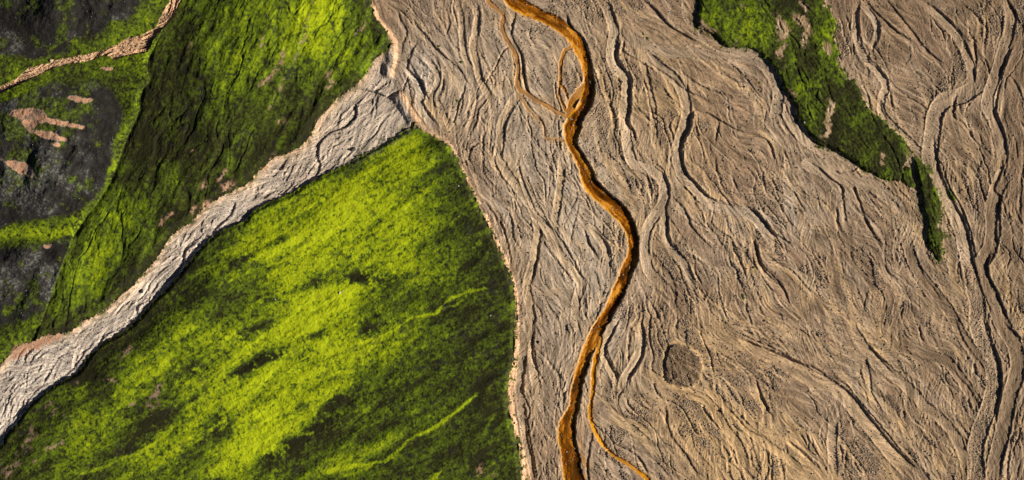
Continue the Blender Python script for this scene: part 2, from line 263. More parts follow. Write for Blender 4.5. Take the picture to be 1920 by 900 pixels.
# cut banks: line of the steep bank (runs down the picture, its west/south side is the low side), reach px, depth m
CUTS = [
 (A("290,100 305,140 345,185 390,235 430,285 480,330 530,370 565,410 585,455 605,470"), 10, .33),
 (A("170,40 230,70 260,90"), 8, .2), (A("205,70 215,110 245,160 250,200 230,260 222,300"), 9, .24),
 (A("300,260 275,310 258,355 265,395 300,425 335,455 350,500 370,550"), 12, .42),
 (A("-40,500 0,505 40,510 90,522 130,540 165,520 195,503"), 14, .5),
 (A("858,90 850,150 845,210 880,270 905,330 915,420 935,510 960,545"), 9, .4),
 (A("580,480 570,530 545,590 520,690"), 7, .22), (A("885,590 890,650 900,700"), 7, .25), (A("760,830 750,890"), 6, .2),
 (A("660,650 690,690 720,710"), 7, .22), (A("650,540 640,600 625,660 600,730"), 7, .2), (A("480,80 495,140 480,180"), 6, .18),
 (A("390,110 410,150 450,190"), 6, .18), (A("750,240 770,300 800,340"), 6, .18), (A("340,560 360,620 400,680"), 7, .22), (A("800,430 790,500 800,570"), 6, .16),
 (B("255,95 280,150 330,200 365,260 382,325"), 12, .5),
 (B("545,235 540,330 580,390 605,440 612,520 608,620 600,690 630,740 640,800"), 14, .48),
 (B("700,10 760,60 810,120 870,170 955,220"), 14, .5),
 (B("565,150 560,190 600,240"), 8, .25), (B("575,250 575,290 620,320 680,355 740,390"), 9, .3),
 (B("810,320 860,345 930,360"), 9, .32), (B("930,485 940,515 960,525"), 10, .4), (B("800,500 830,540 845,555"), 7, .3),
 (B("960,640 945,700 940,730 905,790 895,850 900,890"), 14, .5),
 (B("0,310 12,370 12,430 30,500 60,540 110,570 160,610 210,640"), 8, .36), (B("20,560 60,620 110,675 128,720"), 6, .2),
 (B("690,330 770,390 840,440 910,500"), 9, .25), (B("640,590 690,650 740,700"), 7, .2), (B("660,400 700,490 720,590 745,680"), 6, .2), (B("620,590 650,640 680,660"), 6, .18),
 (B("50,150 40,200 70,250"), 6, .2), (B("390,110 400,150 470,200"), 7, .2), (B("560,100 620,130 700,150 780,190"), 7, .14),
 (Cc("0,180 60,215 100,240"), 12, .4), (Cc("98,0 95,50 78,120"), 8, .35),
 (Cc("0,405 90,470 160,505 240,530 295,540"), 10, .34), (Cc("25,480 40,515 90,535 150,570"), 9, .34),
 (Cc("60,585 90,620 150,640 240,690 330,740 420,760 480,790 510,840 525,895"), 11, .38), (Cc("65,635 55,690 40,735 10,800"), 11, .42),
 (Cc("205,700 195,760 190,800"), 8, .3), (Cc("300,380 340,430 385,465"), 8, .25), (Cc("280,570 330,600 390,640"), 7, .22), (Cc("290,340 350,365 420,390"), 7, .2),
 (Cc("575,570 600,640 640,720"), 8, .2), (Cc("0,350 60,370 130,410"), 8, .2), (Cc("60,740 100,800 130,880"), 8, .2), (Cc("250,660 300,700 340,740"), 7, .18),
 (D("190,0 250,65 300,130 350,190 400,260 450,310 510,352"), 11, .44), (D("70,0 130,70 200,130 260,185 340,235"), 10, .38),
 (D("400,5 480,60 540,110 600,170 640,215"), 9, .34), (D("605,20 625,80 640,120"), 6, .2), (D("620,20 700,90 745,150"), 8, .24),
 (D("680,200 690,280 695,360 690,440"), 10, .4), (D("895,260 870,340 850,390 830,480 812,560 805,650 850,740 865,830 868,890"), 12, .44),
 (D("870,0 910,60 935,120 960,150"), 12, .5), (D("30,60 35,160 30,220"), 8, .28), (D("135,225 120,260 108,285"), 8, .26), (D("95,300 90,340 150,390 215,460"), 9, .32),
 (D("205,500 220,560 222,610"), 7, .3), (D("215,470 290,530 380,580 430,620"), 8, .26), (D("585,540 570,600 575,660 620,690 660,740 680,780"), 9, .34),
 (D("570,820 600,870 650,895"), 8, .32), (D("460,780 465,840 480,890"), 8, .3), (D("945,680 960,710 990,740"), 9, .42), (D("870,410 920,470 960,560"), 8, .26),
 (D("920,790 925,890"), 7, .26), (D("160,570 165,620 195,680"), 7, .22), (D("140,150 145,200"), 6, .2), (D("330,410 380,390 430,440 470,460"), 6, .2), (D("400,370 440,420 475,455"), 6, .22), (D("650,130 660,190 690,230"), 6, .18), (D("250,260 320,310 300,360"), 6, .16),
 (E("262,0 285,50 300,80"), 8, .4), (E("400,10 420,100 460,200 500,290 560,350 600,390"), 9, .28), (E("525,400 515,490 500,590 480,690"), 9, .32),
 (E("210,235 270,310 330,430 360,590"), 8, .24), (E("550,0 600,70"), 7, .22), (E("640,260 620,340"), 6, .24), (E("600,390 650,460 700,550 750,640 790,690"), 9, .28),
 (E("780,420 800,470 830,520"), 8, .6), (E("810,390 870,440 905,500 910,545"), 9, .32), (E("760,700 765,770"), 6, .22), (E("530,430 580,520 640,600 700,660"), 7, .2),
 (E("740,240 700,420 690,480"), 6, .12), (E("330,250 350,210"), 5, .14), (E("920,590 940,640"), 6, .2), (E("380,440 420,520"), 6, .16), (E("480,700 530,740 560,760"), 6, .2),
 (Ff("230,10 300,40 335,110 348,180"), 12, .4), (Ff("345,230 335,280 340,380 345,440 370,490"), 11, .42), (Ff("350,195 400,240 440,290 460,330 480,380 530,440 580,490"), 9, .33),
 (Ff("425,0 440,60 490,120 530,170 580,215 640,230 700,265"), 11, .38), (Ff("615,160 660,210 705,265"), 8, .3), (Ff("700,10 730,50 780,80"), 7, .28),
 (Ff("710,110 740,180 800,250"), 7, .24), (Ff("790,262 840,290 890,350 930,410 960,440"), 11, .46), (Ff("610,0 620,70"), 6, .24), (Ff("690,480 730,540 770,620 780,670"), 7, .28),
 (Ff("810,430 840,490 860,570 900,640 960,695"), 10, .38), (Ff("430,540 500,560 560,630"), 7, .24), (Ff("510,710 560,780"), 7, .24), (Ff("205,740 250,810 290,880"), 9, .32),
 (Ff("190,60 230,110 260,180 265,260"), 8, .22), (Ff("300,650 370,740 420,790"), 7, .2), (Ff("240,520 310,610"), 7, .2), (Ff("340,320 380,370 430,450"), 7, .2), (Ff("420,110 450,170 520,240 570,270"), 7, .2),
 (Ff("590,310 600,370 680,430"), 7, .18), (Ff("920,180 960,230"), 7, .2), (Ff("440,640 480,690 540,780"), 7, .16),
 (G("350,0 430,60 490,110 540,150 545,210 555,290 570,350"), 10, .38), (G("610,150 640,230 660,290"), 8, .3), (G("665,320 700,380 740,440 755,470"), 9, .4), (G("770,580 820,660"), 8, .34),
 (G("770,175 830,230 870,280"), 8, .32), (G("515,270 520,340 535,400"), 8, .3), (G("10,265 60,290 110,350 160,410 210,445 250,465"), 11, .42), (G("50,460 75,550 120,620 180,680 220,740 240,800"), 10, .36),
 (G("160,210 200,270 260,370"), 7, .2), (G("265,170 290,215 340,300"), 7, .22), (G("130,540 200,590 270,630 330,700 400,770"), 9, .24), (G("550,570 590,640"), 7, .26),
 (G("680,750 655,860"), 7, .26), (G("875,810 870,890"), 7, .32), (G("560,30 600,60 660,90"), 7, .18), (G("160,100 210,130 280,200"), 6, .16), (G("700,180 760,240 790,270"), 7, .2),
 (H_("480,0 500,80 540,180 590,280 625,330 650,420 670,520 700,640 720,720 770,830 765,890"), 14, .5), (H_("865,0 840,60 815,120 800,170 830,200 825,270 810,360 812,450 850,500"), 10, .36),
 (H_("770,540 760,600 790,700 830,790 870,880"), 12, .5), (H_("370,570 395,640"), 8, .36), (H_("920,280 940,330 960,370"), 7, .3), (H_("440,700 490,770"), 7, .26), (H_("600,10 650,20 700,80"), 7, .22),
 (H_("630,600 650,720"), 7, .26), (H_("900,400 940,470"), 7, .2), (H_("70,330 110,400 150,470"), 8, .2), (H_("880,780 890,860"), 6, .26), (H_("560,300 600,400"), 6, .14),
 (I("665,0 630,80 595,150 590,195 620,250 655,330"), 10, .34), (I("790,10 810,70 810,150 795,215 760,280 730,320 725,360"), 11, .44), (I("780,470 830,500"), 7, .24),
 (I("625,600 620,650 650,700 700,720 760,760 800,800 820,850"), 8, .26), (I("515,640 500,730 490,820 495,900"), 8, .42), (I("135,570 150,680 180,790 190,890"), 9, .32),
 (I("185,0 190,90 180,180 185,240"), 8, .26), (I("190,150 270,230 350,340"), 7, .2), (I("195,260 230,320 250,360"), 7, .18), (I("430,0 450,80"), 6, .24), (I("700,430 740,500 830,540"), 7, .2), (I("200,40 240,110 320,160"), 7, .16), (I("850,770 900,820 950,880"), 7, .18), (I("540,770 600,860 640,900"), 7, .14), (I("200,720 240,790"), 6, .14), (I("240,470 250,540"), 6, .14),
 (J("530,90 620,125 720,165 820,210 960,265"), 11, .36), (J("660,345 690,430 720,490 750,550"), 9, .36), (J("850,690 900,730 960,790"), 8, .3), (J("150,500 170,620 210,690 260,750 320,850 380,890"), 10, .3),
 (J("0,475 50,500"), 7, .3), (J("280,130 340,170"), 7, .28), (J("480,480 560,560 620,620 690,660"), 8, .22), (J("380,640 450,720 500,780"), 7, .16), (J("700,690 730,790 745,890"), 7, .2), (J("800,800 815,880"), 7, .2), (J("620,640 650,760 690,860"), 6, .16), (J("430,520 470,600"), 6, .16), (J("540,270 600,300 640,310"), 6, .2), (J("640,200 690,230"), 6, .22), (J("560,790 600,850"), 6, .16),
 (K("0,115 100,155 200,190 300,235 380,265 460,320 540,375 610,435 660,500 710,560 760,630 830,710 900,780 955,830"), 13, .46), (K("250,40 310,55 360,95"), 8, .3),
 (K("690,140 740,200 800,250"), 8, .28), (K("680,220 700,330 710,410 760,500"), 7, .24), (K("525,700 560,770 580,810"), 8, .32), (K("250,690 310,730 380,800"), 8, .26), (K("640,260 650,320"), 6, .2), (K("370,370 400,390"), 6, .2), (K("600,670 640,730"), 6, .2), (K("530,560 540,620"), 6, .2),
 (L("750,0 775,80 800,150 830,240 840,330 835,420 820,500 810,570"), 13, .62), (L("860,20 910,70 960,115"), 12, .52), (L("580,0 610,80 650,150 700,220 750,280"), 9, .28), (L("690,230 690,280 750,380"), 7, .22),
 (L("540,250 600,320 660,390 720,490"), 9, .32), (L("375,20 385,90 410,130"), 7, .26), (L("440,80 480,150"), 6, .18), (L("90,150 160,230 230,300"), 8, .28), (L("890,620 885,720 875,830 870,890"), 9, .42),
 (L("590,560 640,630 680,670"), 7, .26), (L("520,700 560,760"), 6, .22), (L("220,60 210,160"), 6, .2), (L("300,740 370,820 420,890"), 7, .22), (L("0,320 50,290"), 5, .1), (L("930,500 915,620"), 6, .2), (L("940,800 925,900"), 6, .3), (L("400,210 430,240"), 5, .2), (L("660,640 680,560"), 5, .1),
]
VAL_CUTS = [
 (P("667,190 670,213 655,235 617,252 600,270 597,295 602,310 594,330 562,357"), 14, .6), (Z(300, 200, 3, "430,530 410,590 370,640 320,690 310,720"), 11, .45),
 (Z(300, 200, 3, "255,620 230,690"), 9, .4), (Z(300, 200, 3, "240,730 160,780 140,820 130,890"), 9, .36), (Z(300, 200, 3, "760,400 735,470"), 8, .3), (Z(300, 200, 3, "450,485 530,482 640,470"), 7, .25),
 (P("375,450 350,470 345,495 332,515 300,545"), 9, .4), (P("690,270 640,300"), 6, .15),
 (Z(0, 600, 3, "270,140 200,200 160,270"), 8, .25), (Z(0, 600, 3, "410,180 340,210 290,290 240,370"), 9, .28), (Z(0, 600, 3, "500,150 420,270 350,330"), 9, .22), (Z(0, 600, 3, "130,270 155,380"), 6, .25), (Z(0, 600, 3, "60,300 0,350"), 7, .2), (Z(0, 600, 3, "330,130 400,135"), 6, .2), (Z(0, 600, 3, "80,380 40,480 0,560"), 8, .22), (Z(0, 600, 3, "230,370 140,480 60,580"), 8, .2), (Z(0, 600, 3, "700,30 600,90 540,150"), 8, .2), (Z(0, 300, 3, "960,580 860,680 820,750 700,850"), 8, .22),
]
valley_lines = [P("735,170 670,180 620,240 580,290 530,345 470,380 410,405 370,440 330,490 280,550 220,605 150,660 80,715 20,780 -20,840"),
                P("740,200 680,240 630,270 600,310 560,350"), P("400,385 350,430 320,480 270,530 200,595 120,645 40,700 -30,760")]

# flow direction field of the plain, from everything traced
fx, fy, ftx, fty = [], [], [], []
flow_extra = [P("950,-40 985,16 1042,42 1085,86 1104,155 1093,203 1075,233 1079,283 1106,343 1157,393 1187,453 1182,493 1150,567 1099,667 1075,767 1062,813 1073,883 1086,960"), P("350,-60 325,10 295,60 275,88 230,92 165,110 100,128 60,146 0,172 -80,205")]
for pl in [b[0] for b in BEDS] + [c[0] for c in CUTS] + valley_lines + flow_extra*3:
    p = smooth_line(pl, 12)
    d = p[1:]-p[:-1]; n = np.hypot(d[:, 0], d[:, 1])+1e-6
    fx += list(p[:-1, 0]); fy += list(p[:-1, 1]); ftx += list(d[:, 0]/n); fty += list(d[:, 1]/n)
fx, fy, ftx, fty = map(np.array, (fx, fy, ftx, fty))
fk = 12
ccx, ccy = np.meshgrid(np.arange(X0, X1+2*fk, fk), np.arange(Y0, Y1+2*fk, fk))
ux = np.zeros(ccx.shape); uy = np.zeros(ccx.shape)
for j in range(0, ccx.shape[0]):
    d2 = (ccx[j][:, None]-fx)**2+(ccy[j][:, None]-fy)**2
    wgt = 1/(d2+150)**1.3
    ux[j] = (wgt*ftx).sum(1); uy[j] = (wgt*fty).sum(1)
nn = np.hypot(ux, uy)+1e-9
UX, UY = bilin((ux/nn).astype(F), fk), bilin((uy/nn).astype(F), fk)
ANG = np.arctan2(UY, UX).astype(F)

def lic(noise, ang, n, step):
    cs, sn = np.cos(ang)*step/S, np.sin(ang)*step/S
    iy0, ix0 = np.mgrid[0:NY, 0:NX].astype(F)
    acc = noise.copy(); wt = 1.0
    for sg in (1, -1):
        px, py = ix0.copy(), iy0.copy()
        for k in range(n):
            ix = np.clip(px+.5, 0, NX-1).astype(np.int32); iy = np.clip(py+.5, 0, NY-1).astype(np.int32)
            px += sg*cs[iy, ix]; py += sg*sn[iy, ix]
            ix = np.clip(px+.5, 0, NX-1).astype(np.int32); iy = np.clip(py+.5, 0, NY-1).astype(np.int32)
            acc += noise[iy, ix]
        wt += n
    acc /= wt
    return ((acc-acc.mean())/acc.std()).astype(F)

white = rng.standard_normal((NY, NX)).astype(F)
ang_bar = ANG + (2.6*(fbm(GX, GY, 55, 2, 21)-.5)).astype(F)
streak1 = lic(white, ang_bar, 8, 1.25)                      # fine feathered streaks
streak2 = lic(blur(white, 1)*3, ANG+(2.4*(fbm(GX, GY, 60, 2, 31)-.5)).astype(F), 11, 1.5)
streak3 = lic(blur(white[::-1].copy(), 2)*5, ANG+(2.2*(fbm(GX, GY, 70, 2, 41)-.5)).astype(F), 14, 1.8)

# ------------------------------------------------------------------ relief of the gravel plain
base = (0.5*(fbm(GX, GY, 260, 2, 51)-.5)).astype(F)
bars = sstep(.42, .66, fbm(GX, GY, 48, 3, 61)).astype(F)        # cobble bars
H = base + .017*streak2 + .030*streak3 + .12*(bars-.3)
stony = sstep(.45, .7, fbm(GX, GY, 120, 3, 62)+.22*sstep(1350, 1750, GX)*sstep(250, 500, GY)-.12*sstep(1300, 1000, GX))
ROUGH = (.14+(.22+.64*stony)*bars).astype(F)
SAND = (.35*blob(1390, 830, 190, 90, 30)+.25*blob(1250, 250, 160, 140)+.25*blob(1130, 80, 200, 90)+.3*sstep(.55, .75, fbm(GX, GY, 60, 3, 71))).astype(F)
DARK = (.45*sstep(.45, .75, fbm(GX, GY, 80, 3, 72))+.35*sstep(1450, 1850, GX)).astype(F)
GREY = (.75*blob(1080, 480, 140, 420, -8)+.6*blob(860, 120, 120, 120)+.3*blob(1500, 380, 100, 60)).astype(F)
BEDID = np.zeros((NY, NX), np.int16)

def carve(p, wid, dep, tone=None, levk=.16, taper=30, rough=.08, flag=0, warp=.35, strength=1.0, streak=.02):
    R = wid*.8+4
    r = near(p, R, warp)
    if r is None: return
    W_, d, t, Ln = r
    tp = sstep(0, taper, t)*sstep(0, taper, Ln-t)
    u = np.abs(d)/(wid*.5)
    e = min(.45, 1.9/wid)
    a = (1-sstep(1-e*.5, 1+e*.5, u))*tp*strength
    h = H[W_]
    bed = base[W_]-dep*(1-.35*np.minimum(u, 1)**2) + streak*streak1[W_] + streak*1.6*streak2[W_]
    lev = levk*dep*np.exp(-((np.abs(d)-wid*.5-1.8)/1.6)**2)*tp*(.4+1.2*vnoise(t, d*0, 30, wid))
    H[W_] = h*(1-a)+bed*a+lev
    lit_rim = np.exp(-((np.abs(d)-wid*.5-.6)/1.3)**2)*tp*sstep(.35, .7, vnoise(t, d*0+np.sign(d)*40, 45, wid*3))  # bright lit look of the channel rims, put in as paler colour
    GREY[W_] = np.maximum(GREY[W_], .85*lit_rim); SAND[W_] = np.maximum(SAND[W_], .35*lit_rim); DARK[W_] *= 1-.8*lit_rim
    ROUGH[W_] = ROUGH[W_]*(1-a)+rough*a
    if tone is not None:
        SAND[W_] = SAND[W_]*(1-a)+tone[0]*a; DARK[W_] = DARK[W_]*(1-a)+tone[1]*a; GREY[W_] = np.maximum(GREY[W_]*(1-.3*a), tone[2]*a)
    else:
        pk = ar.random(); DARK[W_] = DARK[W_]*(1-.5*a)+(.35*a if pk < .25 else 0); SAND[W_] = np.clip(SAND[W_]+(.3*a if pk > .6 else .05*a), 0, 1); GREY[W_] = np.clip(GREY[W_]+(.3*a if .4 < pk < .7 else 0), 0, 1)
    if flag:
        b = BEDID[W_]; b[(a > .5)] = flag

def cut(p, reach, dep, taper=14, warp=.5, HH=None, lift=.22):
    HH = H if HH is None else HH
    r = near(p, reach+3, warp)
    if r is None: return
    W_, d, t, Ln = r
    tp = np.clip(sstep(0, taper, t)*sstep(0, taper, Ln-t), 0, 1)*(.5+.85*vnoise(t, t*0, 34, dep*100))
    a = sstep(-.5, .9, d)*(1-sstep(.25*reach, reach, d))
    dr = (1-d/reach*.6)
    HH[W_] = HH[W_] - dep*.85*a*np.clip(dr, 0, 1)*tp + lift*dep*tp*np.exp(-((d+2.2)/2.6)**2)*(d < 1.5)
    ROUGH[W_] = ROUGH[W_]*(1-.6*a*tp)

plain = ~(M_lower | M_side | M_strip | M_tan)
def agent(x, y, n, wob, r, step=4.0, off=0.0):
    pts = [(x, y)]; ph = r.random()*6.28; lam = r.uniform(9, 22); o = 0.0
    for k in range(n):
        ix = int((x-X0)/S); iy = int((y-Y0)/S)
        if not (0 <= ix < NX and 0 <= iy < NY) or not plain[iy, ix]: break
        o = .85*o + .16*r.standard_normal()
        a = ANG[iy, ix] + wob*math.sin(ph+k/lam*6.28*.5) + o + off*math.exp(-k/6)
        x += step*math.cos(a); y += step*math.sin(a); pts.append((x, y))
    return np.array(pts)

ar = np.random.default_rng(11)
def run_agents(num, nlo, nhi, wlo, whi, dlo, dhi, wob, offs=0.0, xr=(690, 1985), yr=(-45, 940), taper=26, strength=1.0):
    for _ in range(num):
        x, y = ar.uniform(*xr), ar.uniform(*yr)
        off = ar.choice([-1, 1])*ar.uniform(.3, 1)*offs
        p = agent(x, y, ar.integers(nlo, nhi), wob, ar, off=off)
        if len(p) < 7: continue
        wd = wlo+(whi-wlo)*ar.random()**2
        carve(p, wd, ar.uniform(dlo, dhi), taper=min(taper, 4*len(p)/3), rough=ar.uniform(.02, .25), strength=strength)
        if ar.random() < .22:                      # one bank of many small channels is undercut
            nrm = np.gradient(p, axis=0); nrm /= np.hypot(nrm[:, 0], nrm[:, 1])[:, None]+1e-9
            q = p + np.stack([nrm[:, 1], -nrm[:, 0]], 1)*wd*.5
            k0 = int(len(q)*ar.uniform(0, .4)); k1 = int(len(q)*ar.uniform(.5, 1))
            if k1-k0 > 4: cut(q[k0:k1], wd*.9+2, ar.uniform(.08, .2), taper=10)
run_agents(120, 60, 220, 7, 24, .05, .11, .30)
run_agents(200, 90, 260, 2.6, 6, .06, .13, .24, .3)
run_agents(380, 14, 60, 2.5, 5, .03, .09, .26, .8)
run_agents(1100, 30, 150, 3, 9, .07, .16, .42, .2, xr=(-60, 735), yr=(85, 860), taper=18)
run_agents(260, 8, 30, 2.0, 3.4, .03, .08, .22, .9, strength=.8)
for k, (pl, wd, dp, tn, fl) in enumerate(BEDS):
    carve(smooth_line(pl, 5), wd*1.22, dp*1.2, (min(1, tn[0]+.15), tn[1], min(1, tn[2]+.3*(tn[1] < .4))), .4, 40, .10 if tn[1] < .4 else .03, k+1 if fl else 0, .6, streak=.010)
def longer(p, n=14.0):
    a = p[0]-p[min(4, len(p)-1)]; b = p[-1]-p[max(-5, -len(p))]
    a = a/(np.hypot(*a)+1e-9); b = b/(np.hypot(*b)+1e-9)
    return np.vstack([p[0]+a*n*np.linspace(1, .25, 4)[:, None], p, p[-1]+b*n*np.linspace(.25, 1, 4)[:, None]])
for pl, rc, dp in CUTS: cut(longer(smooth_line(pl, 4)), rc*1.1, dp*(1.15 if pl[0][0] < 1640 else .95), taper=30)

# pale cobbly big bed lower right stays rough
big = smooth_line(BEDS[9][0], 6)
r_ = near(big[len(big)//2:], 26)
W_, d_, t_, l_ = r_
ROUGH[W_] = np.maximum(ROUGH[W_], .6*(np.abs(d_) < 14))

# raised pebble patch
M_pp = inside(pebble_patch, warp=.9)
pp = blur(M_pp.astype(F), 1)
H = H + .38*pp
ROUGH = np.maximum(ROUGH, .7*pp); H = H+.3*pp*(vnoise(GX, GY, 14, 310)-.5); DARK = np.where(M_pp, 1.0, DARK).astype(F); SAND = np.where(M_pp, .0, SAND).astype(F); GREY = np.where(M_pp, 0, GREY).astype(F)
r_ = near(smooth_line(pebble_patch, 4, True), 12)
W_, d_, t_, l_ = r_
a_ = np.exp(-((np.abs(d_)-4.0)/2.6)**2)*(~M_pp[W_])
SAND[W_] = np.maximum(SAND[W_], 1.0*a_); ROUGH[W_] *= 1-.8*a_; DARK[W_] *= 1-a_
BEDID[M_pp] = 0; cut(smooth_line(J("175,140 152,195 143,260 146,332 185,360"), 4)[::1], 7, .22, lift=0)

# ------------------------------------------------------------------ rust river: centre points with width
RIVER = [(945, -45, 30), (955, -15, 30), (967, 4, 28), (985, 16, 25), (1004, 25, 23), (1022, 33, 21), (1042, 42, 21), (1057, 52, 21), (1073, 68, 21), (1085, 86, 20), (1095, 110, 19), (1102, 133, 17), (1104, 155, 19), (1102, 180, 21), (1093, 203, 19), (1080, 222, 27), (1075, 233, 30), (1072, 250, 21), (1072, 266, 18), (1079, 283, 17), (1088, 300, 17), (1098, 320, 22), (1106, 343, 29), (1119, 360, 28), (1140, 378, 26), (1157, 393, 25), (1173, 413, 21), (1183, 433, 18), (1187, 453, 18), (1187, 473, 20), (1182, 493, 22), (1173, 513, 23), (1163, 540, 23), (1150, 567, 21), (1138, 590, 20), (1128, 605, 20), (1114, 633, 20), (1099, 667, 18), (1088, 700, 17), (1080, 733, 16), (1075, 767, 18), (1066, 787, 27), (1062, 813, 31), (1068, 850, 31), (1073, 883, 31), (1078, 915, 33), (1086, 960, 34)]
SIDES = [   # name label, points, width, depth, rust strength
 ('narrow rust stream on the plain west of the main river', A("690,-90 700,0 740,40 788,80 785,150 800,210 840,270 868,330 874,400 868,455 880,500") + B("30,530 80,565 130,590 190,625 240,650"), 8, .16, .5),
 ('thin faint rust rivulet curving back into the river', B("-20,530 0,565 50,635 100,680 123,720 130,775 190,783 245,795"), 5, .1, .38),
 ('hair thin rust loop around the pebbly bar', B("292,245 275,262 240,285 220,330 212,400 210,470 205,520 222,575 245,625"), 5.5, .16, .85),
 ('short rust side arm beside the loop', B("212,480 235,500 252,550 265,600 262,640"), 5, .14, .75),
 ('left arm of the river around the central bar', B("368,465 335,500 300,545 275,590 262,650"), 15, .26, .9),
 ('bright amber branch stream leaving the river southward', I("560,105 552,130 540,180 521,260 516,340 510,430 501,500 505,560 520,610 550,670 600,730 660,780 730,820 780,860 822,895 850,960"), 7.5, .24, 1.0),
]
RUST = np.zeros((NY, NX), F)
REG = np.zeros((NY, NX), np.int16)

def river_dist(R):
    p = np.array([q[:2] for q in R]); wv = np.array([q[2] for q in R], float)
    s = smooth_line(p, 4)
    L0 = np.concatenate([[0], np.cumsum(np.hypot(*(p[1:]-p[:-1]).T))])
    Ls = np.concatenate([[0], np.cumsum(np.hypot(*(s[1:]-s[:-1]).T))])
    W_, d, t, Ln = near(s, 46, .8)
    wid = np.interp(t, Ls*(L0[-1]/Ls[-1]), np.interp(np.linspace(0, L0[-1], len(s)), L0, wv)).astype(F)
    return W_, d, wid, t
RV_T = []
W_, d, wid, t = river_dist(RIVER)
wid = wid*(.86+.28*vnoise(t, t*0, 34, 77))
u = np.abs(d)/(wid*.5)
RIVW = (W_, d, wid, t)
# bank undercut on the east side where the photograph shows the long black shadow
eastdeep = np.interp(t, [0, 200, 235, 265, 340, 365, 415, 450, 490, 560, 660, 690, 760, 870, 960, 1070], [.1, .2, .6, .9, .9, .45, .4, .5, .9, 1.0, .9, .4, .45, .55, .65, .3]).astype(F)
dep = .22+np.where(d < 0, 1, 0)*0
a = 1-sstep(1.02, 1.16, u)
bed = base[W_]-.36+.05*u**2 + .05*(vnoise(t/6, d, 3.0, 7)-.5)
H[W_] = H[W_]*(1-a)+bed*a
# raise the east bank
eb = np.exp(-np.clip((-d-wid*.5-1.0)/14, 0, 9))*sstep(wid*.5+.6, wid*.5+2.2, -d)
H[W_] += eastdeep*.62*eb
wb = np.exp(-((d-wid*.5-2.5)/3)**2)
H[W_] += .05*wb
GREY[W_] = np.maximum(GREY[W_], .5*np.exp(-np.clip(d-wid*.5, 0, 99)/26)*(d > 0))
SAND[W_] = np.maximum(SAND[W_], .6*wb*(1-a)); ROUGH[W_] = ROUGH[W_]*(1-.7*wb)*(1-a)+.3*a
RUST[W_] = np.maximum(RUST[W_], np.maximum(1.0*(u < 1.06), .55*np.exp(-np.clip((np.abs(d)-wid*.5)/2.2, 0, 9))*(d > 0)))
rg = REG[W_]; rg[u < 1.02] = 1
BEDID[W_][u < 1.1] = 0
for k, (lab, pl, wd, dp, st) in enumerate(SIDES):
    W_, d, t, Ln = near(smooth_line(pl, 4), wd*1.2+6, .7)
    wv = wd*(.75+.5*vnoise(t, t*0, 30, k+3))
    u = np.abs(d)/(wv*.5)
    a = 1-sstep(.9, 1.15, u)
    keep = REG[W_] != 1
    aa = a*keep
    H[W_] = H[W_]*(1-aa)+(base[W_]-dp+.02*(vnoise(t/6, d, 3.0, 7)-.5))*aa
    RV_T.append((W_, u, t, d))
    halo = np.exp(-np.clip((np.abs(d)-wv*.5)/3.0, 0, 9))
    RUST[W_] = np.maximum(RUST[W_], st*(.6+.7*vnoise(t, d, 26, k+9)).clip(0, 1)*np.maximum(a, .45*halo))
    ROUGH[W_] = ROUGH[W_]*(1-aa*.8)
    rg = REG[W_]; rg[(u < 1.0) & keep & (rg == 0)] = 2+k
# faint orange fans
for q, wq, sq in [(B("345,690 330,750 365,765"), 12, .4), (I("490,555 455,600 445,690 470,770 480,830"), 5, .45), (I("425,730 450,770 478,810 482,850"), 12, .6), (I("440,860 480,900"), 12, .8), (B("130,780 170,800 230,800"), 10, .35), (A("850,330 872,400 880,470"), 16, .35)]:
    W_, d, t, Ln = near(smooth_line(q, 4), wq*2, 1.2)
    f = np.exp(-(d/(wq*.55))**2)*sstep(0, 8, t)*sstep(0, 8, Ln-t)
    RUST[W_] = np.maximum(RUST[W_], sq*f*(.4+.9*vnoise(GX[W_], GY[W_], 5, 4)))

# ------------------------------------------------------------------ hills, moss, valley
n4 = fbm(GX, GY, 9, 4, 81, .6); n30 = fbm(GX, GY, 34, 4, 82); n90 = fbm(GX, GY, 110, 4, 83)
fine = vnoise(GX, GY, 2.6, 84)
hum = (.55*(n30-.5)+.36*(n4-.5)+.10*(fine-.5)).astype(F)

dV = coarse_dist(hill_edge_valley); dP = coarse_dist(hill_edge_plain); dSV = coarse_dist(side_edge_valley+side_edge_plain[1:]); dG = coarse_dist(gully)
dT = coarse_dist(tan_upper+tan_lower)

# lower hill: a shallow trough between the stream bank and the crest above the plain
across = ((GX-560)*.88+(GY-420)*.30).astype(F)
tilt = 1.9*sstep(60, 420, across)
Hl = .15+.75*sstep(0, 9, dV)+1.3*sstep(5, 80, dV)+tilt*sstep(0, 10, dP)*.8
Hl = np.where(dV > 0, Hl, 0)*np.minimum(1, .55+dP/14)
# long shallow rills down the slope
ra = math.radians(-31)
ru = (GX*math.cos(ra)+GY*math.sin(ra)); rv = (-GX*math.sin(ra)+GY*math.cos(ra))
rw = 14*(fbm(GX, GY, 80, 2, 91)-.5)
rill = fbm(ru/4.2, rv+rw, 20, 4, 92); rill2 = fbm(ru/3.0, rv+rw, 8, 3, 93)
Hl = Hl+.6*(rill-.5)+.12*(rill2-.5)+hum*.42

